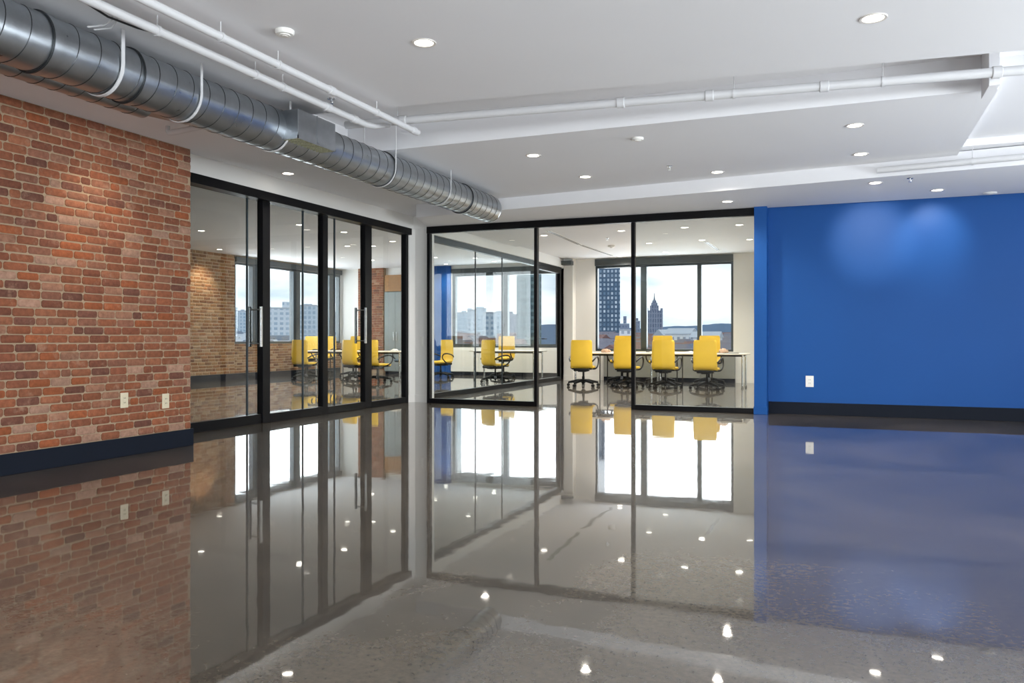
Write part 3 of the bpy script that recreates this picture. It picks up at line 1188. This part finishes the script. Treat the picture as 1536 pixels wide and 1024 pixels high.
def disc(name, label, cat, u, v, z, r, h, mat=None, inner=True):
    x, y = on_z(u, v, z)
    t = thing(name, label, cat, (x, y, z))
    bm = B()
    lathe(bm, [(r, 0), (r, -h * 0.45), (r * 0.88, -h * 0.8), (r * 0.6, -h * 0.85), (r * 0.58, -h), (0, -h)], 32)
    bmesh.ops.recalc_face_normals(bm, faces=bm.faces)
    obj('housing', bm, mat or M['white_plastic'], t, smooth=True)
    if inner:
        bm = B()
        lathe(bm, [(r * 0.3, -h), (r * 0.3, -h * 1.12), (0, -h * 1.12)], 20)
        obj('sensor_cap', bm, M['trim_ring'], t, smooth=True)
    return t


disc('smoke_detector', 'white round smoke detector on near ceiling above the pipes', 'smoke detector', 427, 46, ZA, 0.062, 0.035)
disc('smoke_detector', 'white round smoke detector in the middle soffit', 'smoke detector', 956, 207, ZA, 0.062, 0.028)
disc('smoke_detector', 'white round smoke detector on soffit above right of blue wall', 'smoke detector', 1485, 289, ZC, 0.08, 0.02)
disc('smoke_detector', 'white smoke detector on the back office ceiling', 'smoke detector', 917, 368, 3.09, 0.08, 0.05)


def sprinkler(label, u, v, z):
    x, y = on_z(u, v, z)
    t = thing('fire_sprinkler', label, 'sprinkler', (x, y, z))
    bm = B()
    lathe(bm, [(0.034, 0), (0.030, -0.007), (0.012, -0.008), (0.011, -0.02), (0, -0.02)], 20)
    obj('escutcheon', bm, M['chrome'], t, smooth=True)
    bm = B()
    tube(bm, [(-0.011, 0, -0.015), (-0.012, 0, -0.03), (0, 0, -0.04), (0.012, 0, -0.03), (0.011, 0, -0.015)], 0.0022, 6)
    lathe(bm, [(0, -0.041), (0.018, -0.042), (0.018, -0.044), (0, -0.044)], 16)
    obj('deflector', bm, M['chrome'], t, smooth=True)
    return t


sprinkler('small steel fire sprinkler between the two white pipes', 497, 148, ZA)
sprinkler('small fire sprinkler in the middle soffit right of the smoke detector', 1004, 249, ZA)
sprinkler('tiny fire sprinkler under the pipe near the blue wall', 1365, 267, ZC)
sprinkler('tiny fire sprinkler on the back office ceiling near doorway', 911, 357, ZA)

# air slots in the back office ceiling


def slot(label, u0, v0, u1, v1, z):
    a = Vector(on_z(u0, v0, z) + (z,))
    b = Vector(on_z(u1, v1, z) + (z,))
    L = (b - a).length
    t = thing('air_slot', label, 'air vent', tuple(a), math.atan2((b - a).y, (b - a).x))
    bm = B()
    box(bm, 0, L, -0.05, 0.05, -0.004, 0.0)
    obj('slot_frame', bm, M['white_plastic'], t)
    for s in (-0.022, 0.022):
        obj('slot_opening', box(B(), 0.01, L - 0.01, s - 0.011, s + 0.011, -0.006, -0.004), M['black'], t)


slot('long linear air slot in the back office ceiling', 822, 346, 869, 366.5, ZA)
slot('linear air slot continuing towards the window in back office ceiling', 872, 367.5, 918, 383, 3.09)
slot('short linear air slot near the right end of the window', 1060, 363, 1078, 375.5, 3.09)


# ------------------------------------------------------------------ outlets and switches
def outlet(label, loc, rz, w, h, mat, rocker=False, cat='outlet'):
    t = thing('wall_outlet' if cat == 'outlet' else 'light_switch', label, cat, loc, rz)   # plate faces local -y
    obj('cover_plate', box(B(), -w / 2, w / 2, -0.007, 0.0, -h / 2, h / 2, bevel=0.003), mat, t)
    obj('socket_insert', box(B(), -w * 0.2, w * 0.2, -0.010, -0.006, -h * 0.29, h * 0.29, bevel=0.002), M['white_plastic'] if mat is M['white_plastic'] else mat, t)
    if not rocker:
        for s in (-1, 1):
            for q in (-0.22, 0.22):
                obj('socket_slot', box(B(), q * w * 0.4 - 0.002, q * w * 0.4 + 0.002, -0.0106, -0.0098, s * h * 0.15 - 0.006, s * h * 0.15 + 0.006), M['black'], t)
    return t


outlet('white power outlet low on the blue wall', (on_y(1214.5, 12.0), 12.0, 0.46), 0, 0.105, 0.155, M['white_plastic'])
ybk = on_x(185.5, BX)
outlet('ivory power outlet on the brick wall, left one of two', (BX + 0.004, ybk, 0.50), PI / 2, 0.085, 0.135, M['ivory_plastic'])
ybk = on_x(247.5, BX)
outlet('ivory power outlet on the brick wall, right one nearer the glass wall', (BX + 0.004, ybk, 0.46), PI / 2, 0.085, 0.140, M['ivory_plastic'])
outlet('slim white light switch on the white corner column', (on_y(632.7, 11.9) , 11.905, 1.01), 0.09, 0.05, 0.17, M['white_plastic'], True, 'light switch')


# ------------------------------------------------------------------ office chairs
def make_chair(lift, fabric, fabric2=None):
    """five-star swivel chair; the sitter looks towards local +y"""
    t = thing('office_chair', 'x', 'chair')
    h = lift
    # seat cushion
    bm = B()
    box(bm, -0.235, 0.235, -0.21, 0.25, 0.405 + h, 0.465 + h, bevel=0.026, seg=3)
    for v in bm.verts:
        if v.co.y > 0.15:
            v.co.z -= (v.co.y - 0.15) * 0.18
    obj('seat', bm, fabric2 or fabric, t, smooth=True, angle=60)
    # tall one-piece shell back with an s-curve
    bm = B()
    nz, nx = 15, 9
    grid = {}
    for side in (0, 1):
        for i in range(nz + 1):
            f = i / nz
            z = 0.385 + h + f * 0.64
            yc = -0.235 - 0.030 * math.sin(f * PI * 1.35) - 0.085 * max(0, f - 0.35) ** 1.2
            if f < 0.12:
                yc += (0.12 - f) * 0.55
            hw = 0.245 - 0.012 * f - (0.02 * max(0, (f - 0.93) / 0.07) ** 2) - (0.025 * max(0, (0.07 - f) / 0.07) ** 2)
            for j in range(nx + 1):
                g = j / nx * 2 - 1
                y = yc + 0.030 * (abs(g) ** 2.2) + (0.020 if side else -0.020) * (1 - 0.55 * abs(g) ** 6)
                grid[side, i, j] = bm.verts.new((g * hw, y, z))
    for side in (0, 1):
        for i in range(nz):
            for j in range(nx):
                q = [grid[side, i, j], grid[side, i, j + 1], grid[side, i + 1, j + 1], grid[side, i + 1, j]]
                bm.faces.new(q if side == 0 else q[::-1])
    for i in range(nz):
        for j in (0, nx):
            q = [grid[0, i, j], grid[0, i + 1, j], grid[1, i + 1, j], grid[1, i, j]]
            bm.faces.new(q if j == 0 else q[::-1])
    for j in range(nx):
        for i in (0, nz):
            q = [grid[0, i, j], grid[1, i, j], grid[1, i, j + 1], grid[0, i, j + 1]]
            bm.faces.new(q if i == 0 else q[::-1])
    bmesh.ops.recalc_face_normals(bm, faces=bm.faces)
    obj('backrest', bm, fabric, t, smooth=True, angle=70)
    # pan and mechanism
    bm = B()
    box(bm, -0.225, 0.225, -0.20, 0.235, 0.375 + h, 0.412 + h, bevel=0.014)
    box(bm, -0.09, 0.09, -0.20, 0.13, 0.325 + h, 0.38 + h, bevel=0.012)
    box(bm, -0.17, 0.17, -0.27, -0.15, 0.345 + h, 0.405 + h, bevel=0.014)
    obj('seat_pan', bm, M['black_plastic'], t, smooth=True)
    # gas lift
    bm = B()
    tube(bm, [(0, 0, 0.09), (0, 0, 0.22 + h)], 0.030, 16)
    tube(bm, [(0, 0, 0.22 + h), (0, 0, 0.335 + h)], 0.020, 16)
    obj('gas_lift', bm, M['black_plastic'], t, smooth=True)
    # five star base
    bm = B()
    lathe(bm, [(0.0, 0.075), (0.045, 0.075), (0.055, 0.10), (0.045, 0.145), (0.03, 0.155), (0, 0.155)], 20)
    ends = []
    for k in range(5):
        a = 2 * PI * k / 5 + PI / 2 + 0.2
        ca, sa = math.cos(a), math.sin(a)
        tube(bm, [(ca * 0.03, sa * 0.03, 0.13), (ca * 0.12, sa * 0.12, 0.128), (ca * 0.24, sa * 0.24, 0.105), (ca * 0.345, sa * 0.345, 0.085)], [0.034, 0.034, 0.029, 0.022], 10)
        ends.append((ca * 0.345, sa * 0.345, a))
    base = obj('star_base', bm, M['black_plastic'], t, smooth=True)
    for (cx, cy, a) in ends:
        bm = B()
        tx, ty = -math.sin(a), math.cos(a)
        for s in (-1, 1):
            tube(bm, [(cx + tx * s * 0.008, cy + ty * s * 0.008, 0.031), (cx + tx * s * 0.026, cy + ty * s * 0.026, 0.031)], 0.031, 14)
        tube(bm, [(cx, cy, 0.03), (cx, cy, 0.085)], 0.010, 8)
        obj('caster', bm, M['black_plastic'], base, smooth=True)
    # loop armrests
    for s in (-1, 1):
        pts = []
        ctrl = [(0.20, 0.02, 0.385), (0.275, 0.03, 0.40), (0.298, 0.14, 0.46), (0.300, 0.215, 0.545), (0.300, 0.19, 0.625),
                (0.298, 0.09, 0.655), (0.292, -0.06, 0.640), (0.275, -0.19, 0.60), (0.245, -0.245, 0.56)]
        ctrl = [Vector((s * x, y, z + h)) for (x, y, z) in ctrl]
        for i in range(len(ctrl) - 1):
            p0, p1, p2, p3 = ctrl[max(i - 1, 0)], ctrl[i], ctrl[i + 1], ctrl[min(i + 2, len(ctrl) - 1)]
            for q in range(4):
                w = q / 4
                pts.append(0.5 * ((2 * p1) + (p2 - p0) * w + (2 * p0 - 5 * p1 + 4 * p2 - p3) * w * w + (-p0 + 3 * p1 - 3 * p2 + p3) * w ** 3))
        pts.append(ctrl[-1])
        bm = B()
        tube(bm, pts, 0.017, 8)
        obj('armrest', bm, M['black_plastic'], t, smooth=True)
    return t


low = make_chair(0.0, M['yellow'])
high = make_chair(0.10, M['yellow'])
grey = make_chair(0.06, M['slate'])
used = set()


def place(pr, x, y, rz, label, group):
    if pr.name in used:
        o = copy_tree(pr)
    else:
        o = pr
        used.add(pr.name)
    o.location = (x, y, 0)
    o.rotation_euler = (0, 0, rz)
    tag(o, label, 'chair', group)
    return o


CY = 17.25
GA = 'yellow chairs along the near side of the long office table'
place(low, on_y(875, CY), CY, 0.12, 'yellow office chair at the left end of the long table, seen from behind', GA)
place(low, on_y(941, CY), CY, 0.0, 'yellow office chair seen from behind, partly hidden by the black door post', GA)
place(low, on_y(999, CY), CY - 0.05, 0.0, 'yellow office chair seen from behind through glass, second from the table right end', GA)
place(low, on_y(1062, CY), CY - 0.15, 0.0, 'yellow office chair seen from behind nearest the right end of the table', GA)
FYc = 19.0
GB = 'yellow chairs along the window side of the long office table'
place(high, on_y(933, FYc), FYc, PI, 'yellow chair on window side of long table, leftmost there', GB)
place(high, on_y(991, FYc), FYc, PI, 'yellow chair on window side of long table, middle one', GB)
place(high, on_y(1063, FYc), FYc, PI + 0.05, 'yellow chair on window side of long table, rightmost there', GB)
GC = 'yellow chairs around the left meeting table'
place(low, on_y(458, 17.2), 17.2, 0.0, 'yellow office chair seen from behind at left end of left table', GC)
place(low, on_y(534, 17.25), 17.25, -0.15, 'yellow office chair seen from behind beside the steel pull handle', GC)
place(low, on_y(566, 17.0), 17.0, -0.2, 'yellow office chair seen from behind through the end glass panel', GC)
place(high, on_y(461, 18.85), 18.85, PI, 'yellow chair far side of left table, behind the left end chair', GC)
place(high, on_y(487, 19.65), 19.65, PI + 0.1, 'yellow chair far side of left table, behind a black post', GC)
place(high, on_y(530, 19.0), 19.0, PI, 'yellow chair far side of left table, in front of the white wall', GC)
place(grey, on_y(610, 19.0), 19.0, PI - 0.2, 'slate grey office chair at the right end of the left table', None)
GD = 'yellow chairs around the right meeting table'
place(low, on_y(661, 19.6), 19.6, PI - 0.35, 'yellow office chair facing the viewer just right of the white column', GD)
place(low, on_y(743, 18.0), 18.0, -0.42, 'yellow office chair turned right at near side of right meeting table', GD)
place(high, on_y(755, 20.3), 20.3, PI, 'yellow chair on the window side of right meeting table', GD)


# ------------------------------------------------------------------ tables
def table(label, x0, x1, y0, y1, h, legs_mat, mid_legs=(), top=None):
    t = thing('meeting_table', label, 'table', ((x0 + x1) / 2, (y0 + y1) / 2, 0))
    hx, hy = (x1 - x0) / 2, (y1 - y0) / 2
    obj('tabletop', box(B(), -hx, hx, -hy, hy, h - 0.03, h, bevel=0.008), top or M['table_top'], t)
    bm = B()
    box(bm, -hx + 0.1, hx - 0.1, -hy + 0.1, -hy + 0.13, h - 0.07, h - 0.03)
    box(bm, -hx + 0.1, hx - 0.1, hy - 0.13, hy - 0.1, h - 0.07, h - 0.03)
    obj('under_frame', bm, M['black_plastic'], t)
    for sx in (-1, 1):
        for sy in (-1, 1):
            bm = B()
            px, py = sx * (hx - 0.09), sy * (hy - 0.12)
            tube(bm, [(px, py, 0.05), (px, py, h - 0.03)], 0.021, 12)
            leg = obj('leg', bm, legs_mat, t, smooth=True)
            bm = B()
            for s in (-1, 1):
                tube(bm, [(px + s * 0.006, py, 0.027), (px + s * 0.022, py, 0.027)], 0.027, 12)
            tube(bm, [(px, py, 0.03), (px, py, 0.06)], 0.008, 8)
            obj('caster', bm, M['grey_panel'], leg, smooth=True)
    for mx_ in mid_legs:
        for sy in (-1, 1):
            obj('leg', tube(B(), [(mx_, sy * (hy - 0.12), 0.0), (mx_, sy * (hy - 0.12), h - 0.03)], 0.012, 10), M['black_plastic'], t, smooth=True)
    return t


TX0, TX1 = -5.75, on_y(1120, 17.7)
TXM = (TX0 + TX1) / 2
table('pale long table, left half, between rows of yellow chairs by window', TX0, TXM - 0.003, 17.62, 18.5, 0.74, M['chrome'], (-0.3, 0.35))
table('pale long table, right half, ending near the blue wall side', TXM + 0.003, TX1, 17.62, 18.5, 0.74, M['chrome'], (-0.5, 0.15))
table('pale meeting table behind the left sliding glass wall', -13.3, -10.2, 17.68, 18.5, 0.74, M['chrome'], (-0.6, 0.5))
table('pale meeting table seen right of the white column', on_y(705, 18.7), -6.98, 18.65, 19.5, 0.76, M['chrome'])


# things lying on the tables
def crumple(name, label, cat, x, y, z, sx, sy, sz, mat, seed):
    rng = random.Random(seed)
    bm = B()
    bmesh.ops.create_icosphere(bm, subdivisions=3, radius=1)
    for v in bm.verts:
        k = 1 + 0.18 * math.sin(v.co.x * 5 + seed) * math.sin(v.co.y * 6) + rng.uniform(-0.09, 0.09)
        zz = max(v.co.z, -0.12)
        v.co = Vector((v.co.x * k * sx, v.co.y * k * sy, (zz + 0.12) * sz * k))
    o = obj(name, bm, mat)
    o.location = (x, y, z)
    tag(o, label, cat)
    return o


crumple('crumpled_paper_bag', 'crumpled tan paper bundle on table left of the black door post', 'paper bag', on_y(909, 17.9), 17.9, 0.74, 0.12, 0.1, 0.07, M['tan_paper'], 1)
crumple('crumpled_paper_bag', 'crumpled pinkish tan paper bundle near right end of long table', 'paper bag', on_y(1085, 17.9), 17.95, 0.752, 0.09, 0.08, 0.08, M['tan_paper'], 3)
crumple('crumpled_cloth', 'flat pale cloth lying on the long table beside a yellow chair', 'cloth', on_y(1037, 17.9), 17.85, 0.74, 0.11, 0.08, 0.035, M['paper'], 4)
crumple('crumpled_cloth', 'white crumpled napkin on the left meeting table', 'cloth', on_y(592, 18.0), 18.0, 0.74, 0.10, 0.1, 0.045, M['paper'], 6)
bm = B()
box(bm, -0.16, 0.16, -0.10, 0.10, 0, 0.012, bevel=0.004)
o = obj('serving_tray', bm, M['black_plastic'])
o.location = (on_y(1086, 17.95), 17.95, 0.74)
tag(o, 'flat black tray under the pinkish paper bundle', 'tray')
bm = B()
box(bm, -0.10, 0.10, -0.07, 0.07, 0, 0.014, bevel=0.003)
o = obj('notebook', bm, M['black_plastic'])
o.location = (on_y(1101, 17.85), 17.85, 0.74)
tag(o, 'thin dark notebook at the right end of the long table', 'notebook')
bm = B()
box(bm, -0.12, 0.12, -0.085, 0.085, 0, 0.012, bevel=0.002)
o = obj('notebook', bm, M['paper'])
o.location = (on_y(970, 17.9), 17.9, 0.74)
tag(o, 'pale notebook lying on the long table behind the door post', 'notebook')


# convector covers under the windows, cabinet added in place of a glass reflection
def convector(label, x0, x1, y, d, h, mat, n):
    t = thing('convector_cover', label, 'heater cover', (x0, y - d, 0))
    w = (x1 - x0) / n
    for i in range(n):
        obj('front_panel', box(B(), i * w + 0.004, (i + 1) * w - 0.004, 0, 0.02, 0.10, h - 0.03, bevel=0.004), mat, t)
    obj('casing', box(B(), 0, x1 - x0, 0.02, d, 0.10, h), mat, t)
    obj('kick_plate', box(B(), 0.0, x1 - x0, 0.03, d, 0.0, 0.10), M['navy_base'], t)
    return t


convector('grey panelled convector cover below the window behind the long table', on_y(905, 19.85), on_y(1102, 19.85), 19.99, 0.14, 0.66, M['grey_panel'], 4)
convector('white panelled convector cover below meeting room window', on_y(676, 21.35), -7.0, 21.49, 0.14, 0.76, M['white_wall'], 4)
t = thing('reflection_cabinet', 'tall grey cabinet shape with amber top, standing in for a glass reflection', 'cabinet', (on_y(581, 21.2), 21.05, 0))
cw = bx0 - on_y(581, 21.2) - 0.05
obj('cabinet_body', box(B(), 0, cw, 0.0, 0.38, 0.08, 2.45, bevel=0.005), M['board'], t)
for i in range(2):
    d = obj('cabinet_door', box(B(), i * cw / 2 + 0.004, (i + 1) * cw / 2 - 0.004, -0.02, 0.0, 0.10, 2.43, bevel=0.003), M['board'], t)
    obj('door_handle', box(B(), cw / 2 + (i * 2 - 1) * 0.05 - 0.008, cw / 2 + (i * 2 - 1) * 0.05 + 0.008, -0.045, -0.02, 1.0, 1.25), M['chrome'], d)
obj('wooden_top', box(B(), 0, cw, 0.0, 0.38, 2.46, 2.95, bevel=0.004), M['wood'], t)
obj('plinth', box(B(), 0.01, cw - 0.01, 0.02, 0.37, 0, 0.08), M['navy_base'], t)


# ------------------------------------------------------------------ the city outside; pale distance haze is mixed into its colours
GZ = -42.0
slab('ground', -5000, 5000, 60, 6000, GZ - 1, GZ, mat=plain('hazy_city_ground', (0.16, 0.19, 0.24), 0.9, vary=0.3, scale=0.02))
FA = {
    'glass': facade('blue_glass_facade', (0.07, 0.12, 0.19), (0.12, 0.20, 0.30), (0.62, 0.70, 0.78), 3.0, 3.5, 1.5),
    'teal': facade('teal_glass_facade', (0.17, 0.26, 0.29), (0.045, 0.10, 0.12), (0.10, 0.17, 0.19), 5.0, 3.6, 1.3),
    'stone': facade('haze_pale_stone_facade', (0.36, 0.41, 0.52), (0.24, 0.29, 0.40), (0.30, 0.35, 0.45), 3.4, 4.2, 1.9),
    'pale': facade('haze_pale_apartment_facade', (0.62, 0.68, 0.76), (0.30, 0.40, 0.52), (0.44, 0.53, 0.63), 3.6, 3.2, 1.5),
    'pale2': facade('haze_blue_apartment_facade', (0.52, 0.62, 0.72), (0.30, 0.42, 0.54), (0.40, 0.50, 0.60), 3.0, 3.3, 1.2),
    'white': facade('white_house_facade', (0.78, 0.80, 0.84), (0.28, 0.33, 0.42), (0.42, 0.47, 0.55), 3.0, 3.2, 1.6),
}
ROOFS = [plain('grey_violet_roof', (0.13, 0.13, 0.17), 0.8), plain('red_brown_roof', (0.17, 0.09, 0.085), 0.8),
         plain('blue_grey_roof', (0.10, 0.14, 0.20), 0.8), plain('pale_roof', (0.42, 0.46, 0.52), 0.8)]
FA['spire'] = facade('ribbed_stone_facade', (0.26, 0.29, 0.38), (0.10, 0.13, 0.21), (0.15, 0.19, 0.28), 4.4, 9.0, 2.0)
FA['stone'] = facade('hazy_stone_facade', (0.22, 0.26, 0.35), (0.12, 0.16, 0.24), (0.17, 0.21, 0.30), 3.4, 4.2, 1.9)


def at(u, D, z=0.0):
    dx, dy = ray(u)
    return dx * D, dy * D


def elev(v, D):
    return EYE + (508 - v) / F * D


def face_angle(u):
    dx, dy = ray(u)
    return math.atan2(dy, dx) - PI / 2


def building(name, label, u0, u1, vtop, D, mat, cat='building', group=None, depth=None, tops=(), turn=0.0, roof=None, zbase=GZ):
    """block standing at distance D; sizes in metres follow from how it is seen"""
    x, y = at((u0 + u1) / 2, D)
    w = (u1 - u0) / F * D
    d = depth or w * 0.8
    z1 = elev(vtop, D)
    t = thing(name, label, cat, (x, y, zbase), face_angle((u0 + u1) / 2) + turn, group)
    obj('facade', box(B(), -w / 2, w / 2, 0, d, 0, z1 - zbase), mat, t)
    rf = roof or ROOFS[3]
    obj('roof', box(B(), -w / 2 - 0.01 * w, w / 2 + 0.01 * w, -0.01 * d, d, z1 - zbase, z1 - zbase + 0.9), rf, t)
    for (a, b, vt) in tops:
        zz = elev(vt, D) - zbase
        obj('rooftop_block', box(B(), -w / 2 + a * w, -w / 2 + b * w, d * 0.2, d * 0.8, z1 - zbase + 0.9, zz), mat, t)
    return t


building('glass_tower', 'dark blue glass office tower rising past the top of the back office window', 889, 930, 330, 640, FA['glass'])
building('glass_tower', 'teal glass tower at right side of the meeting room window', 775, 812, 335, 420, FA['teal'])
# stepped tower with spire
x, y = at(981.5, 1500)
t = thing('spire_tower', 'stepped stone skyscraper with a pointed spire on the horizon', 'building', (x, y, GZ), face_angle(981))
hp = [(13.2, 465.5), (7.9, 458), (5.7, 453.5), (3.6, 450)]
zb = 0
for i, (hw, v) in enumerate(hp):
    z1 = elev(v, 1500) - GZ
    obj('tower_tier', box(B(), -hw, hw, -hw + 13, hw + 13, zb, z1), FA['spire'], t)
    if i == 0:
        for s in (-1, 1):
            obj('corner_turret', box(B(), s * hw - 2.2, s * hw + 2.2, -1, 3.5, 0, z1 + 4), FA['spire'], t)
    zb = z1
bm = B()
tube(bm, [(0, 13, zb), (0, 13, elev(446, 1500) - GZ), (0, 13, elev(439, 1500) - GZ)], [1.9, 0.9, 0.4], 8)
obj('spire', bm, ROOFS[2], t)
# apartment blocks seen through the far left window
GL = 'apartment blocks seen from the meeting room'
for (lab, u0, u1, v, D, mt, tops) in (
        ('hazy blue block at the left edge of far left window', 348, 356, 462, 900, 'pale2', ()),
        ('hazy low blue block beside the tan brick wall', 357, 371, 467, 800, 'pale2', ((0.3, 0.7, 464),)),
        ('broad pale apartment block in middle of far left window', 396, 440, 463, 520, 'pale', ((0.1, 0.25, 460), (0.62, 1.0, 452))),
        ('pale apartment block right of the wide window mullion', 447, 475, 459, 560, 'pale2', ((0.2, 0.75, 455.5),)),
        ('pale blue apartment block behind the black glass post', 474, 495, 461, 640, 'pale', ((0.1, 0.4, 458),)),
        ('slim pale block near right end of far left window', 497, 512, 470, 600, 'white', ()),
        ('pale apartment block at left of the meeting room window', 684, 701, 470, 620, 'pale2', ((0.5, 0.9, 466),)),
        ('pale block with raised roof hut in meeting room window', 701, 715, 466, 560, 'pale', ((0.0, 0.5, 462),)),
        ('tallest pale apartment block in meeting room window', 713, 729, 463.5, 640, 'pale2', ((0.1, 0.8, 460),)),
        ('pale ribbed apartment block in middle of meeting room window', 724, 745, 470, 500, 'pale', ()),
        ('blue grey block left of the thick mullion', 744, 756, 468, 580, 'pale2', ()),
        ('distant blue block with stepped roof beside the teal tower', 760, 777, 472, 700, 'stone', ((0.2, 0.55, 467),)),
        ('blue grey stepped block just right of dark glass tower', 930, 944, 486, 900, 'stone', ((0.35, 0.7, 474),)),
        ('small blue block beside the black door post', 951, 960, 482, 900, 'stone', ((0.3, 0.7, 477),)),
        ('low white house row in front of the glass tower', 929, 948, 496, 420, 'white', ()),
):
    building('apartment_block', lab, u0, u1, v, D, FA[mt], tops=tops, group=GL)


# gabled houses and low roofs that fill the view below the horizon
def house(u, v, D, w, mat, roof, turn, label, group, dp=None):
    x, y = at(u, D)
    z1 = elev(v, D)
    t = thing('gabled_house', label, 'house', (x, y, GZ), face_angle(u) + turn, group)
    d = dp or w * 0.8
    rh = w * 0.22
    H = z1 - GZ - rh
    obj('house_walls', box(B(), -w / 2, w / 2, -d / 2, d / 2, 0, H), mat, t)
    bm = B()
    e = 0.5
    v_ = [bm.verts.new(p) for p in ((-w / 2 - e, -d / 2 - e, H), (w / 2 + e, -d / 2 - e, H), (w / 2 + e, d / 2 + e, H), (-w / 2 - e, d / 2 + e, H),
                                    (-w / 2 - e, 0, H + rh), (w / 2 + e, 0, H + rh))]
    for q in ((0, 1, 5, 4), (2, 3, 4, 5), (0, 4, 3), (1, 2, 5), (3, 2, 1, 0)):
        bm.faces.new([v_[i] for i in q])
    obj('house_roof', bm, roof, t)
    return t


rng = random.Random(21)
TAKEN = []


def free(u, D, r):
    x, y = at(u, D)
    for (a, b, q) in TAKEN:
        if math.hypot(a - x, b - y) < q + r:
            return False
    TAKEN.append((x, y, r))
    return True


for o in list(COL.objects):
    if o.parent is None and o.get('category') == 'building':
        r_ = max((abs(v[0]) for v in o.children[0].bound_box)) * 1.35
        TAKEN.append((o.location.x, o.location.y + r_ * 0.6, r_))
GH = 'small houses and low roofs of the city below the horizon'
for (u, v, D, w, mi, ri, tn) in ((1010, 494, 430, 17, 'white', 3, 0.5), (1022, 492, 400, 13, 'white', 3, -0.4), (1036, 492, 380, 15, 'white', 3, 0.2),
                                 (1071, 492, 410, 17, 'white', 3, 0.5), (1060, 497, 360, 12, 'white', 3, -0.2), (986, 497, 420, 16, 'white', 0, 0.1)):
    if not free(u, D, w * 0.72):
        continue
    house(u, v, D, w, FA[mi], ROOFS[ri], tn, 'white gabled house among the low roofs seen through the back office window', GH)
for (ua, ub, cnt, where) in ((350, 515, 90, 'far left window'), (680, 780, 70, 'meeting room window'), (890, 1105, 150, 'back office window')):
    for i in range(cnt):
        f = (i + 0.5) / cnt
        u = ua + (ub - ua) * ((i * 0.618034) % 1.0)
        v = 497 + 21 * f + rng.uniform(-1, 1)
        D = 620 - 440 * f + rng.uniform(-20, 20)
        w = rng.uniform(9, 14) * (0.5 + 0.5 * D / 400)
        if ua == 680:
            ri, mi = rng.choice((1, 1, 0)), rng.choice(('white', 'stone', 'pale'))
        elif ua == 350:
            ri, mi = rng.choice((3, 2, 3)), rng.choice(('pale', 'pale2', 'white'))
        else:
            ri, mi = rng.choice((0, 0, 2, 1, 0)), rng.choice(('stone', 'pale2', 'stone'))
        if not free(u, D, w * 0.74):
            continue
        rn = ('grey violet', 'red brown', 'blue grey', 'pale')[ri]
        house(u, v, D, w, FA[mi], ROOFS[ri], rng.uniform(-0.8, 0.8), 'low house with a %s roof in the city seen through the %s' % (rn, where),
              '%s roofed houses beyond the %s' % (rn, where), dp=w * rng.uniform(0.75, 1.0))

# distant hills, blue haze put into their colour
bm = B()
rng = random.Random(4)
Ns = 160
lo, hi, bk = [], [], []
for i in range(Ns + 1):
    u = 300 + (1200 - 300) * i / Ns
    v = 489 - 2.2 * math.sin(u * 0.018) - 1.4 * math.sin(u * 0.07 + 1) - (3.5 * math.exp(-((u - 1050) / 38) ** 2)) - rng.uniform(0, 0.6)
    x, y = at(u, 4200)
    lo.append(bm.verts.new((x, y, GZ)))
    hi.append(bm.verts.new((x, y + 150, elev(v, 4200))))
    x2, y2 = at(u, 4900)
    bk.append(bm.verts.new((x2, y2, GZ)))
for i in range(Ns):
    bm.faces.new((lo[i], lo[i + 1], hi[i + 1], hi[i]))
    bm.faces.new((hi[i], hi[i + 1], bk[i + 1], bk[i]))
o = obj('hill', bm, plain('haze_blue_forested_hill', (0.10, 0.165, 0.265), 0.9, vary=0.25, scale=0.01))
tag(o, 'long low wooded ridge on the horizon, coloured blue for haze', 'hill')
